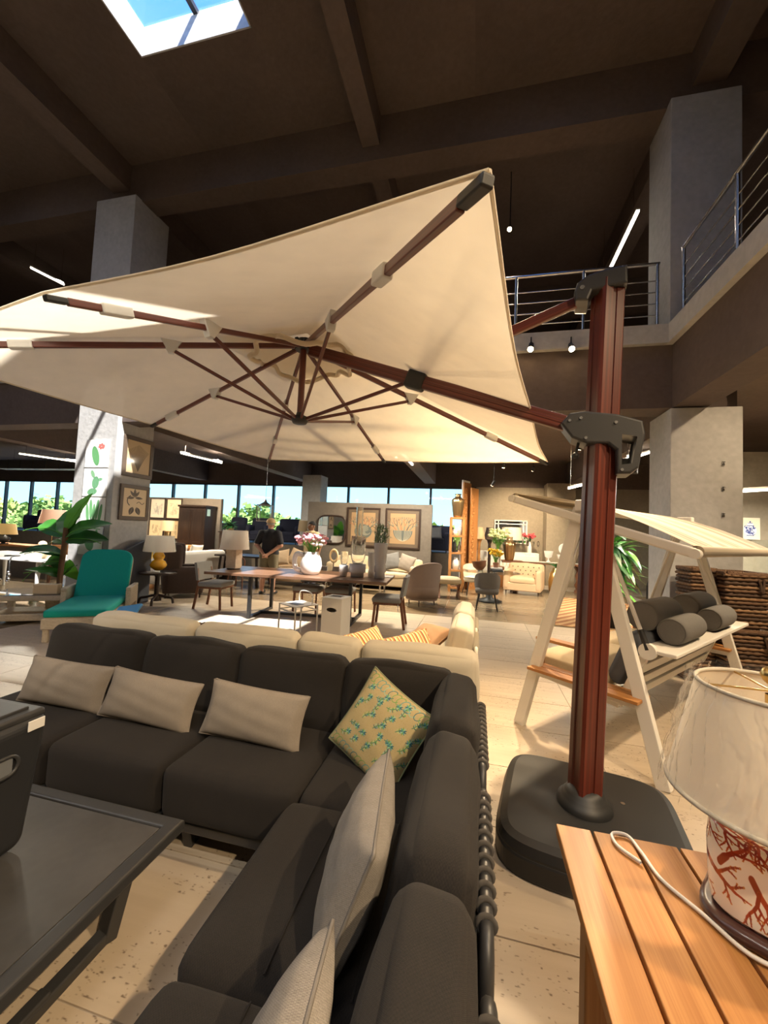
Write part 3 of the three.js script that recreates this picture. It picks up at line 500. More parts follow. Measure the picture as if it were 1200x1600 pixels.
{
  const t = thing('table_lamp', 'table lamp with red coral painted base and plastic-wrapped cream shade', 'lamp', [.665, .72, -1.10]);
  const cor = canv(1024, 512, (x, w, h) => {
    x.fillStyle = '#efe6d8'; x.fillRect(0, 0, w, h); x.lineCap = 'round';
    const br = (px, py, a, l, wd) => { if (wd < 3.2) return; const nx = px + Math.cos(a) * l, ny = py + Math.sin(a) * l; x.strokeStyle = rnd() < .5 ? '#a8401f' : '#8e2f18'; x.lineWidth = wd; x.beginPath(); x.moveTo(px, py); x.lineTo(nx, ny); x.stroke(); if (wd < 5) { x.fillStyle = '#c07a3c'; x.beginPath(); x.arc(nx, ny, wd * .7, 0, 7); x.fill(); } br(nx, ny, a + rr(-.25, .25), l * .88, wd * .84); if (rnd() < .75) br(nx, ny, a + (rnd() < .5 ? 1 : -1) * rr(.6, 1), l * .8, wd * .66); };
    for (let i = 0; i < 14; i++) for (let j = 0; j < 4; j++) br(i * 74 + (j % 2) * 37, j * 128 + 20, rr(.2, 1.0) * (rnd() < .75 ? 1 : -1), 27, 15);
  });
  const lob = (pts) => { const g = new THREE.LatheGeometry(pts.map((p) => new THREE.Vector2(...p)), 64), p = g.attributes.position; for (let i = 0; i < p.count; i++) { const a = Math.atan2(p.getZ(i), p.getX(i)), k = 1 + .075 * Math.cos(a * 4 + .6); p.setX(i, p.getX(i) * k); p.setZ(i, p.getZ(i) * k); } g.computeVertexNormals(); return g; };
  m('base', lob([[.001, 0], [.125, 0], [.13, .008], [.13, .022], [.118, .03], [.001, .032]]), phy(lin(.06, .025, .02), .3, { clearcoat: .5 }), t);
  m('body', lob([[.001, .03], [.106, .031], [.112, .04], [.116, .09], [.118, .16], [.114, .20], [.1, .222], [.05, .232], [.001, .233]]), phy(0xffffff, .22, { map: cor, clearcoat: .6 }), t);
  m('neck', lathe([[.05, .23], [.055, .24], [.03, .25], [.012, .255], [.012, .5]], 20), M.brass, t);
  const yb = .265, yt = .515, rb = .195, rt = .137;
  const shd = m('shade', lathe([[rb, yb], [rb + (rt - rb) * .5, (yb + yt) / 2], [rt, yt]], 64), phy(lin(.80, .72, .58), .85, { transmission: .3, thickness: 0 }), t);
  m('shade_trim', G(tube([...Array(40)].map((_, k) => [rb * Math.cos(k / 40 * 2 * PI), yb + .004, rb * Math.sin(k / 40 * 2 * PI)]), .006, 80, 6, true), tube([...Array(40)].map((_, k) => [rt * Math.cos(k / 40 * 2 * PI), yt - .004, rt * Math.sin(k / 40 * 2 * PI)]), .005, 80, 6, true)), M.creamF, shd);
  const fg = new THREE.CylinderGeometry(rt + .006, rb + .007, yt - yb + .03, 240, 24, true).translate(0, (yb + yt) / 2, 0), fp = fg.attributes.position;
  for (let i = 0; i < fp.count; i++) { const x = fp.getX(i), z = fp.getZ(i), a = Math.atan2(z, x), y = fp.getY(i); const n = .004 * Math.sin(a * 41 + y * 25 + 3 * Math.sin(y * 19 + a * 3)) + .004 * Math.sin(a * 23 - y * 40 + 2 * Math.sin(a * 9)) + .0012 * Math.sin(a * 90 + y * 130); const R = Math.hypot(x, z), k = (R + n + .006) / R; fp.setX(i, x * k); fp.setZ(i, z * k); }
  fg.computeVertexNormals(); m('plastic_wrap', fg, M.film, shd);
  m('finial', G(lathe([[.001, .505], [.008, .507], [.006, .52], [.016, .53], [.021, .542], [.016, .556], [.006, .562], [.001, .563]], 24), bar([-rt, .508, 0], [rt, .508, 0], .004, .004), bar([0, .508, -rt], [0, .508, rt], .004, .004)), M.brass, t);
  one('power_cord', tube([[.62, .735, -.97], [.565, .73, -1.0], [.52, .727, -1.08], [.47, .726, -1.16], [.455, .727, -1.24], [.438, .728, -1.295], [.40, .729, -1.288], [.398, .728, -1.25], [.44, .727, -1.2]], .0045, 80, 8), std(lin(.7, .66, .6), .35), 'pale lamp cord lying across the slatted table', 'cord');
}
// ---------- garden swing ----------
{
  const t = thing('garden_swing', 'white framed garden swing with striped fabric roof right of the umbrella pole', 'swing', [.805, 0, -3.27], -.684);
  const W = std(lin(.72, .69, .63), .5), Lz = -2.3;
  for (const z of [0, Lz]) {
    for (const s of [-1, 1]) m('leg', bar([s * .52, 0, z], [s * .045, 1.80, z], .085, .055, .006, V(0, 0, 1)), W, t);
    m('leg_cap', box(.14, .09, .09, .0, 1.77, z, .012), W, t);
    for (const dz of [-.055, .055]) m('tray_slat', box(.80, .022, .10, 0, .50, z + dz, .004, 0), M.teak[1], t);
    m('tray_bar', G(bar([-.40, .47, z], [.40, .47, z], .05, .05, .006)), W, t);
    m('roof_rail', bar([-.60, 1.89, z + .05], [.69, 1.50, z + .05], .03, .065, .014), W, t);
    for (const [px, py] of [[-.60, 1.89], [.69, 1.50]]) m('roof_knob', cyl([px, py, z + .03], [px, py, z + .09], .03, .03, 16), W, t);
    const zz = z + (z === 0 ? -.12 : .12);
    for (const s of [-1, 1]) { const e = [s < 0 ? -.42 : .38, s < 0 ? .52 : .82, zz]; const r = m('hanger', cyl([s * .03, 1.74, zz], e, .014, .014, 10), W, t); m('hanger_sleeve', cyl(V(s * .03, 1.74, zz).lerp(V(...e), .86), V(...e), .02, .024, 10), M.black, r); }
    m('hinge_disc', cyl([.38, .81, zz - .02], [.38, .81, zz + .02], .055, .055, 24), W, t);
  }
  m('top_beam', bar([0, 1.79, 0], [0, 1.79, Lz], .06, .06, .01), W, t);
  const st = tex(256, [1, .9], (u, v) => { const k = Math.floor(v * 17), s = hsh(k, 3, 8); return s > .72 ? rgb(132, 120, 102) : s > .4 ? rgb(168, 154, 130) : rgb(190, 177, 153); });
  const roofM = phy(0xffffff, .9, { map: st, transmission: .2, thickness: 0 });
  const rg = new THREE.PlaneGeometry(1, 1, 16, 4), rp = rg.attributes.position, ruv = rg.attributes.uv;
  for (let i = 0; i < rp.count; i++) { const f = rp.getX(i) + .5, g = rp.getY(i) + .5, x = -.60 + 1.29 * f; rp.setXYZ(i, x, 1.93 - .39 * f + .085 * Math.sin(f * PI) - .01 * Math.sin(g * PI), .03 + (Lz - .06) * g); ruv.setXY(i, f * 1.3, g * 2.3); }
  rg.computeVertexNormals(); m('roof_fabric', rg, roofM, t);
  for (const [x, y] of [[-.60, 1.915], [.69, 1.525]]) m('roof_roll', cyl([x, y - .01, .03], [x, y - .01, Lz - .03], .036, .036, 18), roofM, t);
  // bench
  const z0 = -.16, z1 = Lz + .2, zm = (z0 + z1) / 2, bw = z0 - z1;
  m('seat_frame', G(bar([-.48, .42, z0], [.19, .38, z0], .05, .05), bar([-.48, .42, z1], [.19, .38, z1], .05, .05), bar([-.48, .42, z0], [-.48, .42, z1], .05, .05), bar([.19, .38, z0], [.37, .82, z0], .05, .05), bar([.19, .38, z1], [.37, .82, z1], .05, .05)), W, t);
  for (let k = 0; k < 5; k++) m('seat_slat', bar([-.42 + k * .14, .445 - k * .008, z0], [-.42 + k * .14, .445 - k * .008, z1], .09, .02, .003), W, t);
  for (let k = 0; k < 4; k++) { const f = .08 + k * .26; m('back_slat', bar([.21 + .18 * f, .40 + .44 * f, z0], [.21 + .18 * f, .40 + .44 * f, z1], .022, .085, .004, V(.38, .92, 0)), W, t); }
  m('back_shelf', box(.22, .028, bw + .1, .44, .80, zm, .008), W, t);
  for (const [k, zc] of [[0, zm + bw * .25], [1, zm - bw * .25]]) {
    m('seat_cushion', cush(.62, .12, bw * .48, .05, [.01, .015, .01], .004, 21 + k).translate(-.2, .46, zc), M.beigeF, t);
    m('back_cushion', cush(.14, .42, bw * .47, .06, [.02, .01, .01], .004, 25 + k).rotateZ(-.40).translate(.12, .50, zc), M.slateF, t);
  }
  for (const z of [z0 + .02, z1 - .02]) m('armrest', G(box(.5, .025, .09, -.2, .70, z, .006), bar([-.42, .42, z], [-.42, .70, z], .04, .04)), M.teak[2], t);
  m('price_tag', box(.002, .09, .1, .27, .60, Lz + .07), M.tag, t);
  // bolsters
  const a = V(.775, 0, .632), n = V(.632, 0, -.775);
  const bol = (label, x, y, zc, L, r) => {
    const p = V(.805, y, -3.27).addScaledVector(a, x).addScaledVector(n, -zc), g = thing('bolster', label, 'cushion', p.toArray(), -.684, 'grey bolsters on the swing');
    m('cover', lathe([[.001, -L / 2], [r * .82, -L / 2 + .003], [r * .96, -L / 2 + .02], [r, -L / 2 + .06], [r * 1.01, 0], [r, L / 2 - .06], [r * .96, L / 2 - .02], [r * .82, L / 2 - .003], [.001, L / 2]], 28).rotateX(PI / 2), M.swingF, g);
    for (const s of [-1, 1]) m('piping', tube([...Array(24)].map((_, k) => [r * .9 * Math.cos(k / 24 * 2 * PI), r * .9 * Math.sin(k / 24 * 2 * PI), s * (L / 2 - .008)]), .005, 48, 5, true), M.swingF, g);
  };
  bol('grey bolster at the back left of the swing bench', .25, 1.0, -.66, .56, .115);
  bol('grey bolster at the front left on the swing shelf', .44, .925, -.62, .5, .096);
  bol('grey bolster at the back right of the swing bench', .27, 1.0, -1.55, .56, .115);
  bol('grey bolster at the front right on the swing shelf', .45, .925, -1.5, .5, .096);
}
// ---------- shared builders ----------
function diningChair(label, pos, turn) {
  const t = thing('dining_chair', label, 'chair', pos, turn, 'grey upholstered dining chairs');
  m('seat', cush(.5, .085, .48, .035, [.004, .01, .004], .002, 2).translate(0, .41, .02), M.dchair, t);
  m('seat_rail', G(box(.47, .04, .44, 0, .375, .02, .006)), M.walnut, t);
  const bp = new THREE.BoxGeometry(.5, .32, .05, 12, 4, 1), p = bp.attributes.position; for (let i = 0; i < p.count; i++) { const x = p.getX(i); p.setZ(i, p.getZ(i) + x * x * .55 - (p.getY(i) + .16) * .18); } bp.computeVertexNormals();
  m('backrest', uvm(bp).translate(0, .68, -.25), M.dchair, t);
  for (const s of [-1, 1]) { m('leg', bar([s * .215, 0, .235], [s * .205, .40, .205], .03, .04, .006), M.walnut, t); m('leg', G(bar([s * .225, 0, -.28], [s * .215, .44, -.21], .03, .042, .006), bar([s * .215, .44, -.21], [s * .222, .74, -.25], .03, .038, .006)), M.walnut, t); }
  return t;
}
function shadeLamp(name, label, pos, o) {
  const t = thing(name, label, 'lamp', pos, 0);
  m('shade', lathe([[o.r1, o.y0], [o.r2, o.y1]], 40), o.shade || M.shade, t);
  if (o.body) m('body', o.body, o.mat, t); m('base', disc(o.br || .08, .02, 0, 0, 0, 28), o.baseM || o.mat, t);
  m('neck', cyl([0, o.n0 ?? .1, 0], [0, o.y1 - .02, 0], .009, .009, 8), M.brass, t);
  if (o.film) { const g = new THREE.CylinderGeometry(o.r2 + .006, o.r1 + .006, o.y1 - o.y0 + .02, 90, 10, true).translate(0, (o.y0 + o.y1) / 2, 0), p = g.attributes.position; for (let i = 0; i < p.count; i++) { const x = p.getX(i), z = p.getZ(i), a = Math.atan2(z, x), R = Math.hypot(x, z), k = (R + .005 * Math.sin(a * 23 + p.getY(i) * 40)) / R; p.setX(i, x * k); p.setZ(i, z * k); } g.computeVertexNormals(); m('plastic_wrap', g, M.film, t); }
  return t;
}
function picture(label, map, w, h, pos, turn, o = {}) {
  const t = thing(o.name || 'framed_print', label, 'picture', pos, turn, o.group), f = o.frame ?? .05, d = .03;
  if (f) m('frame', G(bar([-w / 2, h / 2 - f / 2, 0], [w / 2, h / 2 - f / 2, 0], d, f, .006), bar([-w / 2, -h / 2 + f / 2, 0], [w / 2, -h / 2 + f / 2, 0], d, f, .006), bar([-w / 2 + f / 2, -h / 2 + f, 0], [-w / 2 + f / 2, h / 2 - f, 0], d, f, .006, V(1, 0, 0)), bar([w / 2 - f / 2, -h / 2 + f, 0], [w / 2 - f / 2, h / 2 - f, 0], d, f, .006, V(1, 0, 0))), o.mat || M.walnut, t);
  const pg = new THREE.PlaneGeometry(w - 2 * f + .004, h - 2 * f + .004).translate(0, 0, .004);
  m('print', pg, phy(0xffffff, .55, { map, clearcoat: o.glass ? .5 : 0, clearcoatRoughness: .08 }), t);
  m('backing', box(w - .01, h - .01, .014, 0, -h / 2 + .005, -.007), M.white, t);
  return t;
}
const leafG = (L, w, droop, fold = .25, wave = 0) => { // blade along +x
  const g = new THREE.PlaneGeometry(1, 1, 14, 6), p = g.attributes.position; for (let i = 0; i < p.count; i++) { const f = p.getX(i) + .5, s = p.getY(i) * 2, ww = w / 2 * Math.pow(Math.sin(Math.pow(f, .8) * PI), .75), x = L * f, y = -droop * f * f * L + Math.abs(s) * ww * fold + wave * Math.sin(f * 22 + s) * Math.abs(s) * ww; p.setXYZ(i, x * (1 - .25 * droop * f), y, s * ww); } g.computeVertexNormals(); return clean(g);
};
function bouquet(parent, y, spread, hgt, n, stemM, headM, headR) { // stems with small blooms, one part each kind
  const stems = [], heads = [];
  for (let k = 0; k < n; k++) { const a = rr(0, 2 * PI), r = spread * Math.sqrt(rnd()), e = V(r * Math.cos(a), y + hgt * rr(.6, 1), r * Math.sin(a)); stems.push(tube([[0, y - .15, 0], [e.x * .4, y + hgt * .35, e.z * .4], e], .004, 6, 4)); for (let q = 0; q < 4; q++) heads.push(uvm(new THREE.IcosahedronGeometry(headR * rr(.6, 1.1), 1).scale(1, .6, 1).rotateX(rr(0, 3)).translate(e.x + rr(-1, 1) * headR * 1.4, e.y + rr(-1, 1) * headR, e.z + rr(-1, 1) * headR * 1.4))); for (let q = 0; q < 2; q++) stems.push(leafG(hgt * .35, hgt * .06, .4).rotateZ(.8).rotateY(rr(0, 6)).translate(e.x * .6, y + hgt * rr(.2, .6), e.z * .6)); }
  m('stems', G(stems), stemM, parent).userData.kind = 'stuff'; m('blooms', G(heads), headM, parent).userData.kind = 'stuff';
}
function seatBlock(t, w, d, sh, bh, mat, arm = .16, legM = M.darkWood, ah = .6, sd = 1) {
  m('seat', cush(w - 2 * arm, .17, d - .2, .05, [.005, .02, .01], .004, sd).translate(0, sh - .15, .08), mat, t);
  m('base', box(w - .02, sh - .22, d - .04, 0, .10, 0, .03), mat, t);
  m('backrest', cush(w - .02, bh - .15, .2, .07, [.01, .02, .02], .004, sd + 1).rotateX(-.08).translate(0, .12, -d / 2 + .11), mat, t);
  if (arm) for (const s of [-1, 1]) m('arm', cush(arm, ah - .12, d - .06, .06, [.01, .01, .005], .003, sd + 2).translate(s * (w / 2 - arm / 2), .12, .02), mat, t);
  for (const sx of [-1, 1]) for (const sz of [-1, 1]) m('leg', cyl([sx * (w / 2 - .08), 0, sz * (d / 2 - .08)], [sx * (w / 2 - .08), .12, sz * (d / 2 - .08)], .016, .024, 10), legM, t);
}
// ---------- column pictures ----------
const bg = (x, w, h, c) => { x.fillStyle = c; x.fillRect(0, 0, w, h); };
const blob = (x, px, py, rx, ry, a, c, ribs) => { x.save(); x.translate(px, py); x.rotate(a); x.fillStyle = c; x.beginPath(); x.ellipse(0, 0, rx, ry, 0, 0, 7); x.fill(); x.strokeStyle = '#3a7a48'; x.lineWidth = 2; for (let k = 0; k < ribs; k++) { x.beginPath(); x.ellipse(0, 0, Math.abs(rx * (k / ribs * 2 - 1)) + 1, ry, 0, k / ribs < .5 ? PI / 2 : -PI / 2, k / ribs < .5 ? PI * 1.5 : PI / 2); x.stroke(); } x.restore(); };
const cacti = [
  (x, w, h) => { bg(x, w, h, '#f4f3ef'); blob(x, 108, 150, 34, 92, -.25, '#6fae74', 6); x.fillStyle = '#d9736c'; for (let k = 0; k < 14; k++) { x.beginPath(); x.ellipse(160 + 20 * Math.cos(k), 62 + 16 * Math.sin(k), 14, 8, k, 0, 7); x.fill(); } },
  (x, w, h) => { bg(x, w, h, '#f4f3ef'); blob(x, 128, 130, 34, 56, .1, '#74ab82', 5); blob(x, 95, 52, 17, 36, -.4, '#8cba90', 3); blob(x, 175, 100, 20, 14, -.3, '#7db08a', 2); blob(x, 100, 215, 48, 30, -.2, '#6fa57a', 4); },
  (x, w, h) => { bg(x, w, h, '#f4f3ef'); for (let k = 0; k < 5; k++) blob(x, 70 + k * 32, 150 - (k % 2) * 40, 15, 90, (k - 2) * .06, '#7ab77c', 3); },
  (x, w, h) => { bg(x, w, h, '#f4f3ef'); blob(x, 110, 150, 42, 70, -.3, '#6da376', 5); blob(x, 165, 100, 30, 44, .4, '#86b48c', 4); blob(x, 175, 50, 12, 22, .2, '#8fbb92', 2); }];
const cactL = ['cactus print with a pink flower, topmost on the pale column', 'prickly pear print, second from the top on the pale column', 'upright cactus print behind the bright banana leaf on the column', 'lowest cactus print on the pale column behind the plant'];
cacti.forEach((d, i) => picture(cactL[i], canv(240, 256, d), .52, .50, [-6.73, 2.745 - i * .525, -5.757], 0, { name: 'cactus_print', frame: 0, group: 'cactus prints on the column' }));
{
  const reed = canv(256, 300, (x, w, h) => { bg(x, w, h, '#cdb48c'); x.strokeStyle = '#6b5538'; for (let k = 0; k < 26; k++) { x.lineWidth = 2.4; x.beginPath(); x.moveTo(128, 280); x.quadraticCurveTo(128 + (k - 13) * 5, 150, 128 + (k - 13) * 9, 30 + Math.abs(k - 13) * 5); x.stroke(); } });
  const leaves = canv(256, 330, (x, w, h) => { bg(x, w, h, '#d8c19c'); const lf = (px, py, a, l, ww) => { x.save(); x.translate(px, py); x.rotate(a); x.fillStyle = '#4e4238'; x.beginPath(); x.moveTo(0, 0); x.quadraticCurveTo(l * .4, -ww, l, 0); x.quadraticCurveTo(l * .4, ww, 0, 0); x.fill(); x.strokeStyle = '#b39c78'; x.lineWidth = 2; x.beginPath(); x.moveTo(0, 0); x.lineTo(l, 0); x.stroke(); x.restore(); }; x.translate(128, 165); x.scale(1.12, 1.12); x.translate(-132, -168); x.strokeStyle = '#4e4238'; x.lineWidth = 9; x.beginPath(); x.arc(120, 150, 62, 2.2, 4.2); x.stroke(); lf(128, 110, -1.0, 80, 24); lf(128, 110, -2.2, 84, 24); lf(128, 110, -1.6, 92, 26); lf(130, 115, .05, 80, 26); lf(126, 115, 3.0, 80, 26); lf(115, 215, 1.9, 90, 48); lf(150, 215, 1.2, 90, 48); x.beginPath(); x.lineWidth = 6; x.moveTo(150, 175); x.bezierCurveTo(190, 120, 190, 220, 225, 160); x.stroke(); });
  const fr = std(lin(.12, .085, .06), .5);
  picture('framed reed print, upper one on the shaded side of the column', reed, .68, .76, [-6.325, 2.76, -6.28 + .03], PI / 2, { mat: fr, frame: .075, glass: true, group: 'prints on the side of the column' });
  picture('framed dark leaf print, lower one on the shaded side of the column', leaves, .66, .66, [-6.325, 1.90, -6.26 + .02], PI / 2, { mat: fr, frame: .07, glass: true, group: 'prints on the side of the column' });
}
{ // upholstered screen beside the column
  const s = []; for (let k = 0; k <= 12; k++) { const f = k / 12; s.push([f * .9, .75 + .5 * Math.pow(f, .6)]); } one('upholstered_screen', extr([[0, 0], ...s, [.9, 0]], .07, .02).rotateY(PI / 2 - .0).translate(0, 0, .45), M.slateF, 'slate grey upholstered screen beside the pale column', 'screen', [-6.22, 0, -6.15]);
}
// ---------- chaise, wicker table, plant ----------
{
  const t = thing('chaise_lounge', 'white wicker chaise lounge with turquoise cushion', 'lounger', [-5.22, 0, -4.52], .616);
  m('frame', G(box(.70, .14, 1.75, 0, .16, -.32, .02), box(.62, .03, 1.7, 0, .28, -.32)), M.wickW, t);
  for (const [x, z] of [[-.3, .5], [.3, .5], [-.3, -1.15], [.3, -1.15]]) m('leg', box(.06, .2, .06, x, 0, z, .01), M.wickW, t);
  m('seat_cushion', cush(.68, .10, 1.16, .035, [.004, .008, .004], .002, 31).translate(0, .30, -.03), M.tealF, t);
  const bs = []; for (let k = 0; k <= 16; k++) { const a = PI * k / 16; bs.push([-.34 * Math.sign(-Math.cos(a)) * Math.pow(Math.abs(Math.cos(a)), .55) * -1, .66 + .14 * Math.sin(a)]); }
  const back = (dd, y0) => extr([[-.34, y0], [.34, y0], ...[...Array(17)].map((_, k) => { const a = PI * k / 16; return [.34 * Math.sign(Math.cos(a)) * Math.pow(Math.abs(Math.cos(a)), .5), .62 + .16 * Math.sin(a)]; })], dd, .025);
  m('back_cushion', back(.10, 0).rotateX(-.42).translate(0, .36, -.58), M.tealF, t);
  m('back_frame', back(.04, -.05).rotateX(-.42).translate(0, .33, -.66), M.wickW, t);
  for (const s of [-1, 1]) m('armrest', G(box(.07, .05, .56, s * .40, .50, -.62, .015), box(.07, .24, .50, s * .40, .27, -.62, .01), box(.07, .5, .07, s * .40, 0, -.38, .01), box(.07, .5, .07, s * .40, 0, -.86, .01)), M.wickW, t);
}
{
  const t = thing('wicker_coffee_table', 'white wicker coffee table with dark glass top left of the chaise', 'table', [-6.42, 0, -4.72], .56);
  m('top_frame', G(box(1.0, .08, .72, 0, .34, 0, .02)), M.wickW, t); m('glass_top', box(.98, .008, .70, 0, .421, 0, .002), phy(lin(.10, .10, .10), .06, { clearcoat: 1 }), t);
  for (const x of [-.44, .44]) for (const z of [-.3, .3]) m('leg', box(.08, .34, .08, x, 0, z, .012), M.wickW, t);
  m('shelf', box(.9, .1, .62, 0, .05, 0, .02), M.wickW, t);
  one('wooden_box', G(box(.17, .14, .15, 0, 0, 0, .006), box(.14, .14, .13, .15, 0, .02, .006)), M.pale, 'pale wooden block pair on the wicker table', 'box', [-6.2, .43, -4.62], .5);
  const mg = thing('magazine', 'fanned magazines lying on the wicker table', 'magazine', [-6.48, .43, -5.02], .5); m('sheet', box(.3, .008, .22, 0, 0, 0, .002), std(lin(.5, .62, .66), .3), mg); m('sheet', box(.3, .008, .22, .04, .008, .04, .002).rotateY(.3), std(lin(.7, .75, .76), .3), mg);
}
function plant(name, label, pos, leaves, potR, potH, potM, trunkH, scale) {
  const t = thing(name, label, 'plant', pos, 0);
  m('pot', lathe([[.001, 0], [potR * .8, 0], [potR, potH * .95], [potR * 1.05, potH], [potR * .94, potH], [potR * .9, potH * .9], [.001, potH * .9]], 32), potM, t); return t;
}
{
  const t = plant('banana_plant', 'tall banana plant with broad leaves in front of the pale column', [-6.4, 0, -5.02], 0, .17, .34, M.wickW);
  m('trunk', G(tube([[0, .25, 0], [.01, .7, .01], [.03, 1.15, 0], [.04, 1.4, 0]], .04, 20, 10), tube([[.02, .25, .03], [.05, .6, .06], [.06, .9, .05]], .025, 14, 8)), std(lin(.16, .085, .04), .8), t);
  // yaw, height, length, width, pitch up, droop
  for (const [yaw, y, L, w, up, dr, k] of [[3.05, 1.25, 1.05, .22, .42, .35, 0], [2.75, 1.15, .95, .2, .30, .42, 0], [2.5, 1.3, .55, .27, .9, .5, 1], [.1, 1.25, .62, .28, .75, .5, 0], [.35, 1.2, .55, .26, .3, .35, 2], [.75, 1.35, .66, .26, 1.25, .15, 1], [2.3, 1.3, .6, .3, 1.15, .3, 0], [3.6, .95, .6, .16, .45, .4, 2], [3.4, .85, .62, .2, .25, .75, 0], [2.6, .8, .6, .2, .1, .8, 1], [4.4, .95, .5, .18, .5, .4, 2], [2.2, .62, .45, .2, .55, .3, 2], [2.95, .75, .6, .18, .6, .5, 0], [4.0, .6, .45, .18, .8, .6, 0]]) {
    const lf = m('leaf', leafG(L * 1.1, w * 1.25, dr, .18, .05).rotateX(.85 * Math.cos(yaw)).rotateZ(up).rotateY(yaw).translate(.03, y, 0), M.leaf[k], t);
    m('midrib', tube([...Array(6)].map((_, i) => { const f = i / 5, v = V(L * f * (1 - .25 * dr * f), -dr * f * f * L + .004, 0); v.applyAxisAngle(V(0, 0, 1), up).applyAxisAngle(V(0, 1, 0), yaw).add(V(.03, y, 0)); return v; }), .006, 12, 5), M.leaf[1], lf);
  }
}
// ---------- white table and the corner behind it ----------
{
  const t = thing('white_table', 'long white table at the left edge with wooden cubes on it', 'table', [-9.0, 0, -6.3]);
  m('top', box(2.8, .035, 1.25, 0, .72, 0, .01), M.white, t);
  for (const [x, z] of [[-1.25, -.5], [1.05, -.5], [-1.25, .5], [1.05, .5]]) m('leg', cyl([x, 0, z], [x + (x > 0 ? .06 : -.06), .72, z * 1.05], .022, .045, 14), M.white, t);
  one('wooden_cube', G(box(.2, .2, .2, 0, 0, 0, .006)), M.pale, 'left pale wooden cube on the white table', 'block', [-8.35, .757, -6.15], .3);
  one('wooden_cube', G(box(.17, .17, .17, 0, 0, 0, .006)), M.pale, 'right pale wooden cube on the white table', 'block', [-8.02, .757, -6.05], .2);
  one('wooden_ball', uvm(new THREE.SphereGeometry(.07, 20, 14).scale(1, .9, 1).translate(0, .062, 0)), M.pale, 'pale wooden ball on the left cube', 'ball', [-8.35, .958, -6.15]);
  for (const [x, z, r, l] of [[-8.1, -6.9, .2, 'white stool under the white table'], [-7.45, -7.35, -.2, 'white trestle stool right of the white table']]) { const s = thing('white_stool', l, 'stool', [x, 0, z], r, 'white stools'); m('seat', box(.62, .03, .36, 0, .44, 0, .01), M.white, s); for (const a of [-1, 1]) for (const b of [-1, 1]) m('leg', bar([a * .32, 0, b * .2], [a * .24, .44, b * .12], .035, .03, .005), M.white, s); m('price_tag', box(.09, .08, .002, -.18, .30, .2), M.tag, s); }
  const w = thing('beaded_cord', 'dark beaded cord trailing over the white table', 'cord', [-8.75, .757, -5.95]); m('cord', tube([[-.25, .01, -.1], [-.1, .02, .1], [.05, .02, -.05], [.2, .02, .15], [.35, .01, .3], [.42, -.05, .36], [.44, -.25, .37]], .012, 40, 6), M.black, w); for (let k = 0; k < 5; k++) m('bead', uvm(new THREE.SphereGeometry(.028, 10, 8).translate(.44 + .02 * (k % 2), -.24 - k * .04, .38)), M.steel, w);
}
shadeLamp('floor_lamp', 'tall dark lamp with a large pink shade left of the column', [-11.9, .0, -9.0], { r1: .34, r2: .27, y0: 1.38, y1: 1.78, shade: phy(lin(.78, .55, .45), .85, { transmission: .4, thickness: 0 }), mat: M.black, br: .16, n0: 0 });
shadeLamp('console_lamp', 'dark table lamp with a gold speckled shade at the far left', [-11.9, .82, -7.8], { r1: .27, r2: .22, y0: .25, y1: .52, shade: phy(lin(.6, .45, .2), .8, { transmission: .3, thickness: 0 }), mat: M.black, br: .1, body: lathe([[.03, .02], [.12, .08], [.14, .15], [.04, .22], [.03, .25]], 24), n0: .2 });
shadeLamp('small_lamp', 'small lamp with a pale conical shade under the banana leaves', [-9.9, .76, -8.5], { r1: .13, r2: .06, y0: .22, y1: .55, mat: M.darkWood, br: .07, n0: 0 });
{
  const t = thing('wooden_counter', 'long wooden counter behind the white table', 'counter', [-12.2, 0, -8.0]); m('top', box(3.6, .05, .5, 0, .77, 0, .006), M.oak, t); m('front', box(3.5, .77, .4, 0, 0, -.02), M.taupe, t);
  const c = thing('round_table', 'small blue round table behind the white table', 'table', [-9.9, 0, -8.5]); m('top', disc(.45, .03, 0, .73, 0), std(lin(.16, .22, .36), .3), c); m('leg', cyl([0, 0, 0], [0, .73, 0], .04, .03), M.darkWood, c); m('foot', disc(.22, .02, 0, 0, 0), M.darkWood, c);
  for (const [x, z, r, l] of [[-9.2, -8.7, -.9, 'orange wooden chair right of the small blue table'], [-9.6, -7.5, 1.0, 'orange wooden chair left of the small blue table']]) { const s = thing('wooden_chair', l, 'chair', [x, 0, z], r); m('seat', box(.45, .03, .42, 0, .45, 0, .01), M.oak, s); m('backrest', box(.44, .3, .02, 0, .6, -.2, .01), M.oak, s); for (const a of [-1, 1]) for (const b of [-1, 1]) m('leg', cyl([a * .19, 0, b * .18], [a * .17, b < 0 ? .75 : .45, b * .17], .014, .016, 8), M.walnut, s); }
  const v = thing('flower_vase', 'tall grey vase of dried blossom at the left edge', 'vase', [-12.9, .82, -7.9]); m('vase', lathe([[.001, 0], [.09, 0], [.13, .25], [.08, .38], [.1, .4]], 24), M.greyCer, v); bouquet(v, .4, .35, .4, 18, M.leaf[2], std(lin(.5, .55, .55), .8), .03);
  const a = plant('agave_plant', 'dark spiky plant at the very left edge', [-9.3, 0, -5.05], 0, .2, .35, M.wickW); for (let k = 0; k < 16; k++) m('leaf', leafG(.9, .07, .35, .4).rotateZ(.5 + .6 * hsh(k, 1, 1)).rotateY(k * 2.4).translate(0, .35, 0), M.leaf[2], a);
}
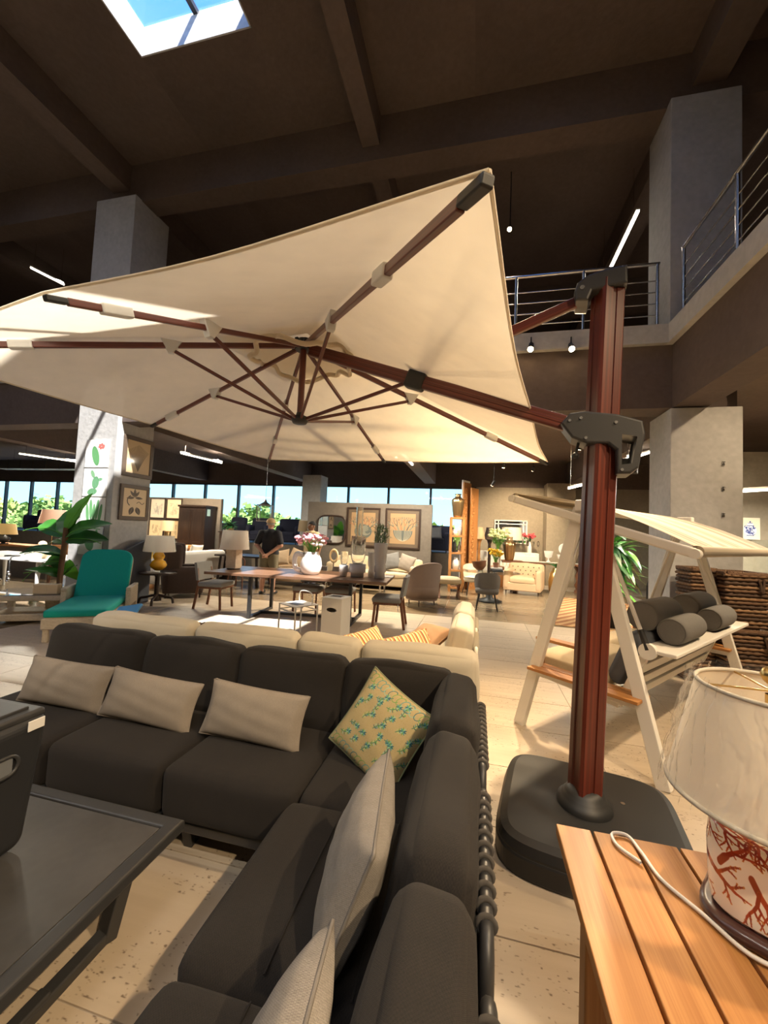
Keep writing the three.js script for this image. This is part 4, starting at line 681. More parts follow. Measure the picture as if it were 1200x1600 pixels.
// wicker chair corner at the left edge
{ const t = thing('wicker_basket', 'pale wicker basket at the left edge beside the white table', 'basket', [-7.55, 0, -4.72]); m('body', lathe([[.001, 0], [.16, 0], [.2, .5], [.21, .52], [.18, .52], [.15, .04], [.001, .03]], 32), M.wickW, t); m('rim', tube([...Array(24)].map((_, k) => [.2 * Math.cos(k / 24 * 2 * PI), .52, .2 * Math.sin(k / 24 * 2 * PI)]), .016, 60, 6, true), M.wickW, t); }
{ const t = thing('wicker_pouf', 'round woven rattan pouf behind the cream sofa', 'pouf', [-3.05, 0, -3.98]); m('body', lathe([[.001, .02], [.24, .02], [.3, .12], [.31, .22], [.28, .34], [.2, .385], [.001, .39]], 40), M.wickB, t); for (let k = 0; k < 24; k++) m('rib', tube([[.02, .392, 0], [.2, .389, 0], [.285, .345, 0]], .006, 8, 5).rotateY(k / 24 * 2 * PI), M.wickB, t); m('price_tag', box(.06, .003, .04, .08, .395, .04), M.tag, t); }
// ---------- dining table group ----------
{
  const t = thing('dining_table', 'long dining table with a dark wood top on black metal legs', 'table', [-2.95, 0, -6.6], .09);
  const tops = woodT(rgb(88, 62, 46), rgb(146, 112, 88), 77, [1.4, .5]); const tm = std(0xffffff, .28, { map: tops });
  for (let k = 0; k < 5; k++) m('plank', box(3.1, .045, .236, 0, .715, -.48 + k * .24, .004, 0), tm, t);
  for (const x of [-.78, .95]) m('leg_frame', G(bar([x, .02, -.45], [x, .02, .45], .06, .04), bar([x, .69, -.45], [x, .69, .45], .06, .04), bar([x, 0, -.45], [x, .71, -.45], .06, .05, 0, V(1, 0, 0)), bar([x, 0, .45], [x, .71, .45], .06, .05, 0, V(1, 0, 0))), M.blackMetal, t);
  m('stretcher', bar([-.78, .03, 0], [.95, .03, 0], .05, .04), M.blackMetal, t);
}
diningChair('grey dining chair with walnut legs at the left end of the dining table', [-4.74, 0, -6.62], PI / 2 + .1);
{ const c = diningChair('grey dining chair with a price tag at the right end of the dining table', [-1.38, 0, -6.54], -PI / 2 + .1); }
diningChair('left grey dining chair pushed under the far side of the table', [-3.02, 0, -7.02], .08);
diningChair('right grey dining chair pushed under the far side of the table', [-2.42, 0, -7.08], .08);
one('price_tag', box(.002, .11, .07, 0, 0, 0), M.tag, 'white price tag hanging from the right dining chair', 'tag', [-1.17, .30, -6.24], .3);
shadeLamp('textured_lamp', 'table lamp with a rough square beige base on the dining table', [-4.28, .762, -6.46], { r1: .25, r2: .215, y0: .36, y1: .70, film: true, mat: M.greyCer, br: .12, baseM: M.darkWood, body: (() => { const g = new THREE.BoxGeometry(.2, .36, .2, 10, 18, 10), p = g.attributes.position; for (let i = 0; i < p.count; i++) { const k = 1 + .05 * (hsh(Math.round(p.getX(i) * 50) + 60, Math.round(p.getY(i) * 50) + 60, Math.round(p.getZ(i) * 50) + 60) - .5); p.setX(i, p.getX(i) * k); p.setZ(i, p.getZ(i) * k); } g.computeVertexNormals(); return uvm(g).translate(0, .2, 0); })(), n0: .38 });
scene.children.at(-1).children.find((c) => c.name === 'body').material = std(lin(.55, .44, .33), .9, { bumpMap: plasB, bumpScale: .01 });
shadeLamp('gourd_lamp', 'table lamp with a glossy yellow double gourd base', [-5.93, .6, -6.5], { r1: .28, r2: .235, y0: .39, y1: .69, film: true, mat: phy(lin(.75, .38, .005), .12, { clearcoat: 1 }), br: .09, baseM: M.glass, body: lathe([[.001, .03], [.06, .03], [.135, .09], [.15, .14], [.12, .2], [.075, .235], [.1, .27], [.105, .31], [.08, .36], [.03, .4], [.001, .4]], 36), n0: .38 });
{
  const t = thing('pitcher_vase', 'white ceramic pitcher with pink flowers on the dining table', 'vase', [-2.79, .762, -6.5]);
  m('vase', lathe([[.001, 0], [.13, 0], [.17, .06], [.19, .16], [.17, .28], [.12, .36], [.115, .39], [.1, .385], [.1, .36], [.15, .27]], 40), M.ceram, t);
  m('handle', tube([[-.14, .33, .02], [-.26, .34, .03], [-.30, .22, .03], [-.27, .1, .03], [-.17, .06, .02]], .045, 30, 12), M.ceram, t);
  bouquet(t, .38, .27, .3, 34, M.leaf[1], std(lin(.75, .32, .36), .8), .035);
  const bl = []; for (let k = 0; k < 30; k++) { const a = k * 2.4, r = .06 + .2 * hsh(k, 2, 2); bl.push(uvm(new THREE.IcosahedronGeometry(.04, 1).scale(1, .6, 1).translate(r * Math.cos(a), .5 + .18 * hsh(k, 3, 3), r * Math.sin(a)))); } m('white_blooms', G(bl), std(lin(.8, .68, .64), .8), t).userData.kind = 'stuff';
}
function hurricane(label, pos, r, h0, h1, tall) {
  const t = thing('hurricane_vase', label, 'vase', pos); m('stone_base', G(lathe([[.001, 0], [r * .9, 0], [r * .9, h0 * .35], [r * 1.15, h0 * .36], [r * 1.15, h0], [.001, h0]], 32)), M.greyCer, t);
  m('glass', lathe([[.001, h0 + .005], [r * .7, h0 + .006], [r, h0 + .12], [r, h1], [r - .006, h1], [r - .006, h0 + .12], [r * .66, h0 + .015], [.001, h0 + .012]], 36), M.glassS, t);
  if (tall) m('inner_glass', lathe([[.06, h0 + .2], [.06, h1 + .5], [.055, h1 + .5], [.055, h0 + .2], [.06, h0 + .2]], 24), M.glassS, t);
}
hurricane('tall clear glass vase on a stone base in the middle of the dining table', [-1.98, .762, -6.62], .125, .22, .70, true);
hurricane('small clear glass vase on a stone base left of the tall one', [-2.22, .762, -6.60], .07, .19, .42);
{
  const t = thing('stone_vase', 'tall grey stone vase with olive foliage on the dining table', 'vase', [-1.58, .762, -6.62]);
  m('vase', lathe([[.001, 0], [.085, 0], [.085, .1], [.1, .11], [.1, .2], [.085, .22], [.1, .3], [.115, .55], [.115, .6], [.1, .6], [.09, .3], [.001, .25]], 32), M.greyCer, t);
  const lv = []; for (let k = 0; k < 150; k++) lv.push(leafG(rr(.1, .2), .022, .3).rotateZ(rr(.3, 1.4)).rotateY(rr(0, 6.28)).translate(rr(-.1, .1), .58 + rr(0, .28), rr(-.1, .1))); m('foliage', G(lv), phy(lin(.17, .25, .14), .7), t).userData.kind = 'stuff';
  one('stone_vase', lathe([[.001, 0], [.075, 0], [.075, .12], [.06, .14], [.085, .2], [.085, .42], [.07, .42], [.07, .2], [.001, .16]], 32), M.greyCer, 'short grey stone vase between the two tall vases', 'vase', [-1.77, .762, -6.84]);
  one('placemat', box(.42, .006, .3, 0, 0, 0, .002), M.black, 'dark placemat at the right end of the dining table', 'placemat', [-1.62, .762, -6.95], .1);
}
{ // white wire stand and bin
  const t = thing('wire_stand', 'white wire side table with a handle in the sun patch', 'stand', [-2.44, 0, -5.32], -.5), s = .19;
  const W = std(lin(.7, .66, .58), .5);
  for (const a of [-1, 1]) for (const b of [-1, 1]) m('leg', bar([a * s, 0, b * s], [a * s, .47, b * s], .016, .016), W, t);
  m('top', G(box(.4, .014, .4, 0, .465, 0, .003), ...[[-1, 0], [1, 0]].map(([a]) => bar([a * s, .40, -s], [a * s, .40, s], .014, .014)), bar([-s, .40, -s], [s, .40, -s], .014, .014), bar([-s, .40, s], [s, .40, s], .014, .014)), W, t);
  m('handle', tube([[-.15, .47, -.12], [-.15, .6, -.12], [-.11, .635, -.12], [.11, .635, -.12], [.15, .6, -.12], [.15, .47, -.12]], .008, 40, 8), W, t);
  m('price_card', box(.2, .003, .12, 0, .481, .04), std(lin(.1, .14, .2), .4), t);
  const b = thing('metal_bin', 'cream metal bin with an oval handle slot behind the charcoal sofa', 'bin', [-1.87, 0, -5.32], -.12);
  const sp = new THREE.Shape([[-.15, 0], [.15, 0], [.15, .61], [-.15, .61]].map((p) => new THREE.Vector2(...p))), hp = new THREE.Path(); hp.absellipse(0, .46, .075, .03, 0, PI * 2); sp.holes.push(hp);
  m('front', uvm(new THREE.ExtrudeGeometry(sp, { depth: .008, bevelEnabled: false }).translate(0, 0, .142)), W, b); m('body', G(span(-.15, -.142, 0, .61, -.15, .142), span(.142, .15, 0, .61, -.15, .142), span(-.142, .142, 0, .61, -.15, -.142), span(-.142, .142, 0, .02, -.14, .14)), W, b); m('lid', G(box(.31, .012, .31, 0, .61, 0, .003), box(.2, .006, .12, 0, .622, 0)), W, b); m('price_card', box(.16, .002, .1, 0, .629, 0), M.black, b);
}
// ---------- left background ----------
{
  const t = thing('pedestal_table', 'round dark pedestal table under the yellow lamp', 'table', [-5.93, 0, -6.5]);
  m('top', disc(.33, .03, 0, .565, 0, 40), M.darkWood, t); m('column', lathe([[.06, .05], [.045, .1], [.04, .5], [.08, .565]], 20), M.darkWood, t);
  for (let k = 0; k < 4; k++) m('foot', tube([[.03, .16, 0], [.18, .12, 0], [.27, .1, 0], [.3, .0, 0]], .024, 16, 8).rotateY(k * PI / 2 + .5), M.darkWood, t);
  const a = thing('wing_armchair', 'dark brown wing armchair behind the pedestal table', 'armchair', [-6.1, 0, -7.45], 2.2); seatBlock(a, .82, .8, .44, 1.08, M.brownF, .17, M.darkWood, .64, 41);
  for (const s of [-1, 1]) m('wing', cush(.1, .5, .3, .045, [.005, .01, .01], .002, 3).translate(s * .36, .6, -.2), M.brownF, a);
  const w = thing('white_sofa', 'white sofa seen from behind, left of the dining table', 'sofa', [-7.35, 0, -8.9], -PI / 2); seatBlock(w, 2.1, .92, .44, .88, M.whiteF, .2, M.darkWood, .66, 51);
  [[-8.2, M.whiteF, 'left white cushion on the white sofa'], [-8.8, M.whiteF, 'middle white cushion on the white sofa'], [-9.4, M.whiteF, 'right white cushion on the white sofa'], [-8.5, fabric(rgb(200, 164, 80), rgb(222, 190, 110), 61), 'mustard cushion behind the white ones on the sofa']].forEach(([z, mt, l], k) => throwPillow(l, .48, .42, .16, mt, [k === 3 ? -7.75 : -7.42, .78, z], [-.25, -PI / 2, .06 * (k - 1)], { sd: 50 + k }));
  const c = thing('armoire', 'tall dark panelled armoire in front of the taupe partition', 'cabinet', [-8.3, 0, -10.5]);
  m('body', box(.92, 2.06, .5, 0, 0, 0, .008), M.darkWood, c); for (const s of [-1, 1]) { const d = m('door', box(.43, 1.3, .022, s * .222, .68, .255, .006), M.darkWood, c); for (const [y, h] of [[.72, .3], [1.08, .85]]) m('panel', box(.32, h, .012, s * .222, y, .268, .005), M.darkWood, d); m('drawer', box(.43, .5, .02, s * .222, .1, .255, .006), M.darkWood, c); }
  m('cornice', box(.98, .06, .55, 0, 2.05, .01, .01), M.darkWood, c); m('note', box(.002, .2, .14, .462, 1.8, .1), std(lin(.5, .72, .70), .6), c);
  const art = (c1, c2, s) => canv(128, 150, (x, w, h) => { bg(x, w, h, c1); x.fillStyle = c2; x.globalAlpha = .35; for (let k = 0; k < 40; k++) x.fillRect(20 + hsh(k, s, 1) * 80, 30 + hsh(k, s, 2) * 80, 3 + hsh(k, s, 4) * 14, 6 + hsh(k, s, 5) * 30); });
  picture('pale grey print in the upper left of the four frames', art('#cfc6b4', '#8e8c88', 1), .58, .66, [-10.02, 2.0, -10.78], 0, { mat: M.darkWood, frame: .035, group: 'four framed prints' });
  picture('pinkish print in the upper right of the four frames', art('#dcc3a6', '#c08a78', 2), .58, .66, [-9.40, 2.0, -10.78], 0, { mat: M.darkWood, frame: .035, group: 'four framed prints' });
  picture('beige print in the lower left of the four frames', art('#cdb893', '#8a7a60', 3), .58, .62, [-10.02, 1.34, -10.78], 0, { mat: M.darkWood, frame: .035, group: 'four framed prints' });
  picture('beige print behind the gold lamp in the lower right of the four frames', art('#c9b48e', '#8a7a60', 4), .58, .62, [-9.40, 1.34, -10.78], 0, { mat: M.darkWood, frame: .035, group: 'four framed prints' });
  const k = thing('wooden_bench', 'oak console bench in front of the armoire', 'bench', [-8.62, 0, -9.95]); m('top', box(1.5, .09, .34, 0, .84, 0, .01), M.oak, k); for (const s of [-1, 1]) m('leg', box(.09, .84, .3, s * .68, 0, 0, .01), M.oak, k); m('rail', box(1.3, .08, .05, 0, .55, 0), M.oak, k);
  shadeLamp('gold_lamp', 'gold cylinder lamp with a speckled shade in front of the framed prints', [-8.85, .93, -9.95], { r1: .2, r2: .18, y0: .38, y1: .68, mat: M.gold, br: .09, body: lathe([[.001, .02], [.085, .02], [.09, .36], [.001, .37]], 24), n0: .36, shade: phy(lin(.66, .52, .34), .85, { transmission: .35, thickness: 0 }) });
  const o = thing('orchid', 'small white orchid left of the gold lamp', 'plant', [-9.6, .93, -9.9]); m('pot', lathe([[.001, 0], [.05, 0], [.065, .11], [.055, .11], [.001, .1]], 20), M.ceram, o); m('stem', tube([[0, .1, 0], [.01, .35, 0], [-.04, .55, .02], [-.1, .6, .03]], .006, 16, 5), M.leaf[1], o); for (let q = 0; q < 4; q++) m('bloom', uvm(new THREE.IcosahedronGeometry(.035, 1).scale(1, 1, .5).translate(-.02 - q * .03, .5 + .03 * q, .03)), M.ceram, o);
  one('oak_plinth', G(box(.5, .93, .3, 0, 0, 0, .01)), M.oak, 'oak plinth under the white orchid', 'plinth', [-9.66, 0, -9.95]);
}
{ // hanging lantern
  const t = thing('hanging_lantern', 'square glass lantern hanging above the man', 'lantern', [-5.46, 1.7, -9.5], .3); const s = .17, h = .42;
  for (const a of [-1, 1]) for (const b of [-1, 1]) m('post', bar([a * s, 0, b * s], [a * s, h, b * s], .016, .016), M.steel, t);
  m('frame', G(...[0, h].map((y) => [bar([-s, y, -s], [s, y, -s], .02, .02), bar([-s, y, s], [s, y, s], .02, .02), bar([-s, y, -s], [-s, y, s], .02, .02), bar([s, y, -s], [s, y, s], .02, .02)])), M.steel, t);
  for (const k of [0, 1, 2, 3]) m('pane', box(2 * s - .02, h - .02, .004, 0, .01, s).rotateY(k * PI / 2), M.glass, t);
  m('roof', lathe([[s * 1.2, h], [.05, h + .09], [.03, h + .14], [.02, h + .16]], 4).rotateY(PI / 4), M.steel, t); m('chain', cyl([0, h + .15, 0], [0, 2.52, 0], .006, .006, 6), M.steel, t);
}
// dark table set behind the man
{
  const t = thing('dark_table', 'dark low dining table left of the man', 'table', [-6.0, 0, -9.55]); m('top', box(1.3, .04, .8, 0, .74, 0, .006), M.darkWood, t); for (const a of [-1, 1]) for (const b of [-1, 1]) m('leg', bar([a * .58, 0, b * .32], [a * .52, .74, b * .3], .05, .05), M.darkWood, t);
  for (const [x, z, r, l] of [[-5.75, -8.95, PI, 'dark bentwood chair in front of the dark table']]) { const s = thing('bentwood_chair', l, 'chair', [x, 0, z], r); m('seat', box(.46, .05, .44, 0, .44, 0, .015), M.brownF, s); m('back_hoop', tube([[-.22, .45, -.18], [-.24, .72, -.2], [-.12, .8, -.24], [.12, .8, -.24], [.24, .72, -.2], [.22, .45, -.18]], .018, 30, 8), M.walnut, s); for (const a of [-1, 1]) for (const b of [-1, 1]) m('leg', cyl([a * .22, 0, b * .2], [a * .18, .44, b * .16], .015, .02, 8), M.walnut, s); }
  const p = thing('potted_fern', 'bushy potted plant on a tall dark plinth left of the man', 'plant', [-6.95, 1.38, -10.2]); m('pot', lathe([[.001, 0], [.1, 0], [.13, .14], [.001, .13]], 20), M.gold, p); const lv = []; for (let k = 0; k < 110; k++) lv.push(leafG(rr(.14, .3), .05, .6).rotateZ(rr(.1, 1.2)).rotateY(rr(0, 6.28)).translate(0, .14, 0)); m('foliage', G(lv), M.leaf[2], p).userData.kind = 'stuff';
  one('plinth', G(box(.4, 1.38, .4, 0, 0, 0, .01), box(.46, .04, .46, 0, 1.34, 0, .005)), M.darkWood, 'tall dark plinth under the bushy plant', 'plinth', [-6.95, 0, -10.2]);
}
// ---------- window platform furniture ----------
{
  const proto = thing('navy_armchair', 'navy armchair on the window platform nearest the grey far column', 'armchair', [-6.75, .95, -13.5], .3, 'navy armchairs on the platform');
  seatBlock(proto, .8, .75, .42, .95, M.navyF, .14, M.blackMetal, .66, 61);
  [[-8.0, -13.6, .2, 'navy armchair right of the armoire, in front of the window'], [-9.1, -13.5, -.3, 'navy armchair partly hidden by the armoire'], [-15.6, -13.6, .4, 'navy armchair at the far left window, right one'], [-17.2, -13.5, -.2, 'navy armchair at the far left window, middle one'], [-18.8, -13.6, .1, 'navy armchair at the far left window, leftmost']].forEach(([x, z, r, l]) => dup(proto, l, [x, .95, z], r));
  const s = thing('navy_sofa', 'navy sofa on the platform left of the tall shelf', 'sofa', [-1.75, .95, -13.6], -.15); seatBlock(s, 1.9, .85, .44, .92, M.navyF, .16, M.blackMetal, .66, 71);
  throwPillow('blue striped cushion on the navy sofa', .42, .4, .14, M.slateF, [-1.35, 1.6, -13.5], [-.2, 0, .1], { sd: 71 });
  const t = thing('navy_bench', 'dark upholstered daybed lying before the window above the partition', 'bench', [-4.2, .95, -14.1]); seatBlock(t, 2.6, .8, .5, 1.5, M.navyF, .14, M.blackMetal, .8, 75);
  for (const [x, l] of [[-10.3, 'dark side table on the platform by the window'], [-11.6, 'dark side table on the platform left of the armoire']]) { const q = thing('side_table', l, 'table', [x, .95, -13.1]); m('top', box(.6, .03, .5, 0, .5, 0), M.darkWood, q); for (const a of [-1, 1]) for (const b of [-1, 1]) m('leg', bar([a * .26, 0, b * .2], [a * .26, .5, b * .2], .03, .03), M.darkWood, q); }
  shadeLamp('speckled_lamp', 'standing lamp with a speckled shade beside the grey far column', [-5.72, 0, -12.6], { r1: .22, r2: .19, y0: 1.45, y1: 1.82, mat: M.black, br: .1, n0: 0, shade: phy(lin(.55, .42, .26), .85, { transmission: .3, thickness: 0 }) });
}
// ---------- partition wall group ----------
{
  const t = thing('wall_mirror', 'rounded square mirror with a mahogany frame on the partition', 'mirror', [-4.33, 1.56, -11.48]);
  const sq = (w, h) => [...Array(48)].map((_, k) => { const a = k / 48 * PI * 2, c = Math.cos(a), s = Math.sin(a); return V(w / 2 * Math.sign(c) * Math.abs(c) ** .45, h / 2 * Math.sign(s) * Math.abs(s) ** .45, 0); });
  m('frame', tube(sq(.9, .84), .028, 120, 10, true), M.darkWood, t); m('glass', extr(sq(.88, .82).map((v) => [v.x, v.y]), .012), M.mirror, t);
  const shell = (top, s) => canv(256, 300, (x, w, h) => {
    bg(x, w, h, '#57493a'); x.fillStyle = '#8f7555'; x.fillRect(26, 26, w - 52, h - 52); x.lineCap = 'round';
    const br = (px, py, a, l, wd) => { if (wd < 1.5) return; const nx = px + Math.cos(a) * l, ny = py + Math.sin(a) * l; x.strokeStyle = ['#3c3f3a', '#8c5a3c', '#5f6a60'][Math.floor(hsh(Math.round(nx), Math.round(ny), s) * 3)]; x.lineWidth = wd; x.beginPath(); x.moveTo(px, py); x.lineTo(nx, ny); x.stroke(); br(nx, ny, a + .4, l * .78, wd * .7); br(nx, ny, a - .4, l * .78, wd * .7); };
    for (let k = 0; k < 6; k++) br(75 + k * 22, 160, -PI / 2 + (k - 2.5) * .28, 34, 7);
    x.fillStyle = '#4d5450'; x.beginPath(); if (top) { x.ellipse(130, 185, 74, 60, 0, 0, PI * 2); } else { x.ellipse(130, 165, 78, 86, 0, 0, PI); } x.fill(); x.strokeStyle = '#a39a84'; x.lineWidth = 3; for (let k = 1; k < 6; k++) { x.beginPath(); if (top) x.arc(155 - k, 175 + k, 48 - k * 9, .5 * k, .5 * k + 4.5); else x.ellipse(130, 165, 78 * (1 - k * .16), 86, 0, 0, PI); x.stroke(); }
  });
  picture('framed print of a spiral shell with coral on the partition', shell(true, 4), 1.05, 1.18, [-3.32, 1.67, -11.48], 0, { mat: M.darkWood, frame: .06, glass: true, group: 'two shell prints' });
  picture('framed print of a bowl-like shell with coral, right one on the partition', shell(false, 9), 1.06, 1.19, [-2.11, 1.67, -11.48], 0, { mat: M.darkWood, frame: .06, glass: true, group: 'two shell prints' });
  const s = thing('beige_sofa', 'beige sofa in front of the shell prints', 'sofa', [-2.75, 0, -10.9]); seatBlock(s, 2.6, .9, .45, .84, M.beigeF, .24, M.darkWood, .66, 81);
  throwPillow('dark grey patterned cushion on the beige sofa', .48, .46, .15, M.swingF, [-2.25, .76, -10.72], [-.3, 0, .25], { sd: 81 });
  throwPillow('olive grey cushion at the right arm of the beige sofa', .46, .44, .15, M.taupeF, [-1.82, .74, -10.68], [-.3, -.2, -.25], { sd: 82 });
  const l = thing('tan_sofa', 'tan sofa right behind the man', 'sofa', [-5.05, 0, -10.35]); seatBlock(l, 1.5, .9, .42, .75, M.tufF, .2, M.darkWood, .56, 85);
  throwPillow('left peach cushion on the tan sofa', .46, .44, .15, M.tufF, [-5.25, .72, -10.15], [-.35, 0, .2], { sd: 85 });
  throwPillow('right peach cushion on the tan sofa', .5, .46, .15, M.tufF, [-4.8, .74, -10.2], [-.35, 0, -.3], { sd: 86 });
  const r = thing('ring_sculpture', 'pale wooden ring sculpture on a stand behind the dining table', 'sculpture', [-3.62, .45, -9.9]); m('ring', uvm(new THREE.TorusGeometry(.13, .035, 12, 36).scale(.8, 1.15, .6).translate(0, .42, 0)), M.pale, r); m('foot', G(cyl([0, 0, 0], [0, .28, 0], .012), disc(.08, .02, 0, 0, 0)), M.darkWood, r);
  const ct = thing('low_table', 'low table between the dining table and the beige sofa', 'table', [-3.0, 0, -9.9]); m('top', box(1.6, .04, .6, 0, .41, 0, .005), M.darkWood, ct); for (const a of [-1, 1]) for (const b of [-1, 1]) m('leg', bar([a * .72, 0, b * .24], [a * .72, .41, b * .24], .04, .04), M.steel, ct);
}
{ // mauve tub armchair
  const t = thing('tub_armchair', 'mauve high-backed tub armchair seen from behind', 'armchair', [-1.13, 0, -8.8], -2.4);
  const sh2 = (r, hf, th) => { const g = new THREE.CylinderGeometry(r, r * .82, 1, 40, 8, true, PI * .0, PI * 2), p = g.attributes.position; for (let i = 0; i < p.count; i++) { const a = Math.atan2(p.getX(i), -p.getZ(i)), f = p.getY(i) + .5; p.setY(i, .12 + f * (hf(Math.abs(a)) - .12)); } g.computeVertexNormals(); return g; };
  const hf = (a) => a < 1.0 ? .92 - .16 * a * a * .6 : a < 2.2 ? Math.max(.46, .82 - (a - 1) * .34) : .40;
  m('shell', G(uvm(sh2(.42, hf)), uvm(sh2(.37, (a) => hf(a) - .005))), M.mauveF, t); m('seat', lathe([[.001, .16], [.36, .16], [.38, .4], [.33, .45], [.001, .46]], 36), M.mauveF, t);
  m('rim', tube([...Array(48)].map((_, k) => { const a = k / 48 * 2 * PI - PI; return [.395 * Math.sin(a), hf(Math.abs(a)), -.395 * Math.cos(a)]; }), .028, 96, 8, true), M.mauveF, t);
  for (let k = 0; k < 4; k++) m('leg', cyl([.28 * Math.cos(k * PI / 2 + .8), 0, .28 * Math.sin(k * PI / 2 + .8)], [.28 * Math.cos(k * PI / 2 + .8), .14, .28 * Math.sin(k * PI / 2 + .8)], .012, .018, 8), M.darkWood, t);
  const b = thing('footstool', 'cream upholstered footstool with crossed wooden legs', 'stool', [-.63, 0, -10.05], .2); m('seat', cush(.56, .14, .48, .05, [.01, .02, .01], .003, 4).translate(0, .36, 0), M.beigeF, b); for (const s of [-1, 1]) { m('leg', bar([s * .24, 0, -.2], [s * .24, .37, .2], .04, .05), M.walnut, b); m('leg', bar([s * .24, 0, .2], [s * .24, .37, -.2], .04, .05), M.walnut, b); }
}
function tubChair(label, pos, turn, mat) {
  const t = thing('tub_chair', label, 'chair', pos, turn); const g = new THREE.CylinderGeometry(.27, .23, 1, 32, 6, true, 0, PI * 2), p = g.attributes.position; for (let i = 0; i < p.count; i++) { const a = Math.abs(Math.atan2(p.getX(i), -p.getZ(i))), f = p.getY(i) + .5, h = a < 1.3 ? .80 - .05 * a * a : Math.max(.47, .715 - (a - 1.3) * .5); p.setY(i, .36 + f * (h - .36)); } g.computeVertexNormals();
  m('shell', uvm(g), mat, t); m('seat', lathe([[.001, .34], [.23, .34], [.25, .40], [.24, .47], [.001, .48]], 32), mat, t);
  for (const a of [-1, 1]) for (const b of [-1, 1]) m('leg', cyl([a * .22, 0, b * .22], [a * .15, .36, b * .15], .011, .017, 8), M.black, t); return t;
}
tubChair('small grey tub chair facing the round glass table', [.26, 0, -8.85], PI, M.swingF);
tubChair('cream tub chair behind the round glass table', [-.05, 0, -10.9], .3, M.creamF);
{
  const t = thing('glass_table', 'round glass table behind the grey tub chair', 'table', [.35, 0, -9.95]); m('top', disc(.7, .014, 0, .70, 0, 48), M.glass, t); m('pedestal', G(lathe([[.28, 0], [.3, .03], [.08, .1], [.06, .5], [.2, .69]], 32)), M.black, t);
  const b = thing('nut_bowl', 'brown half-shell bowl on the glass table', 'bowl', [.12, .715, -9.85]); m('bowl', lathe([[.001, .02], [.07, .03], [.15, .12], [.17, .24], [.16, .24], [.13, .12], [.001, .04]], 32).rotateZ(.15), M.walnut, b); m('foot', disc(.06, .03, 0, 0, 0), M.steel, b);
  for (let k = 0; k < 3; k++) one('book', box(.26, .035, .2, 0, 0, 0, .003), [M.white, M.slateF, M.black][k], ['topmost pale', 'middle blue grey', 'lowest black'][2 - (2 - k)] + ' book of the stack on the glass table', 'book', [.5, .715 + (2 - k) * .036, -9.95], .15 * k);
  const y = thing('yellow_flowers', 'yellow flowers in a small brown pot on the stack of books', 'flowers', [.48, .823, -9.95]); m('pot', lathe([[.001, 0], [.05, 0], [.07, .1], [.05, .12], [.001, .11]], 20), M.walnut, y); bouquet(y, .12, .15, .3, 16, M.leaf[1], std(lin(.8, .5, .03), .7), .03);
}
// ---------- tall shelf with vases, carved screen ----------
{
  const t = thing('shelf_tower', 'tall narrow oak shelf tower with open compartments', 'shelf', [-.53, 0, -11.3], .12); const w = .40, h = 2.05, d = .36;
  for (const a of [-1, 1]) for (const b of [-1, 1]) m('post', bar([a * (w / 2 - .03), 0, b * (d / 2 - .03)], [a * (w / 2 - .03), h, b * (d / 2 - .03)], .06, .06), M.oak, t);
  for (const y of [.08, .55, 1.03, 1.5, 2.0]) m('shelf_board', box(w, .05, d, 0, y, 0, .004), M.oak, t);
  const bot = (l, pts, mat, y, x = 0) => one('ornament', lathe(pts, 24), mat, l, 'ornament', [-.53 + x, y, -11.25]);
  bot('round white jar in the top compartment of the shelf', [[.001, 0], [.06, 0], [.09, .08], [.06, .15], [.03, .17], [.001, .17]], M.ceram, 1.55, -.06);
  bot('grey stone jar in the top compartment of the shelf', [[.001, 0], [.05, 0], [.07, .14], [.05, .22], [.001, .23]], M.greyCer, 1.55, .09);
  bot('dark bottle in the second compartment of the shelf', [[.001, 0], [.05, 0], [.055, .22], [.02, .3], [.02, .34], [.001, .34]], M.black, 1.08, -.05);
  bot('silver bottle in the second compartment of the shelf', [[.001, 0], [.05, 0], [.05, .16], [.02, .24], [.02, .3], [.001, .3]], M.steel, 1.08, .08);
  bot('large white jar in the third compartment of the shelf', [[.001, 0], [.08, 0], [.11, .15], [.09, .25], [.06, .28], [.06, .34], [.001, .34]], M.ceram, .6, 0);
  const ribbed = (pts, n, k2, mat, l, pos) => { const g = new THREE.LatheGeometry(pts.map((p) => new THREE.Vector2(...p)), n * 8), p = g.attributes.position; for (let i = 0; i < p.count; i++) { const a = Math.atan2(p.getZ(i), p.getX(i)), y = p.getY(i), k = 1 + k2 * Math.abs(Math.cos(a * n / 2)); p.setX(i, p.getX(i) * k); p.setZ(i, p.getZ(i) * k); } g.computeVertexNormals(); return one('ribbed_vase', g, mat, l, 'vase', pos); };
  ribbed([[.001, 0], [.10, 0], [.115, .05], [.165, .42], [.16, .5], [.08, .56], [.07, .62], [.09, .66], [.001, .66]], 14, .07, M.gold, 'bronze ribbed vase on top of the tall shelf', [-.53, 2.052, -11.3]);
  ribbed([[.001, 0], [.11, 0], [.125, .05], [.185, .46], [.17, .54], [.09, .6], [.08, .68], [.1, .72], [.001, .72]], 14, .07, M.gold, 'bronze ribbed vase on the end of the long console', [1.0, .85, -12.75]);
  const s = thing('carved_screen', 'carved wooden folding screen behind the tall shelf', 'screen', [-.2, 0, -11.9], -.5);
  [[-.22, -.1, 3.2], [-.06, .1, 3.1], [.1, -.06, 2.95]].forEach(([x, z, h], k) => { const p = m('panel', box(.04, h, .42, x, 0, z, .006), k ? M.oak : M.white, s); for (let y = .15; y < h - .1; y += .16) m('carving', uvm(new THREE.TorusGeometry(.06, .014, 6, 16).rotateY(PI / 2).translate(x + .022, y, z + .1)), M.oak, p); });
}
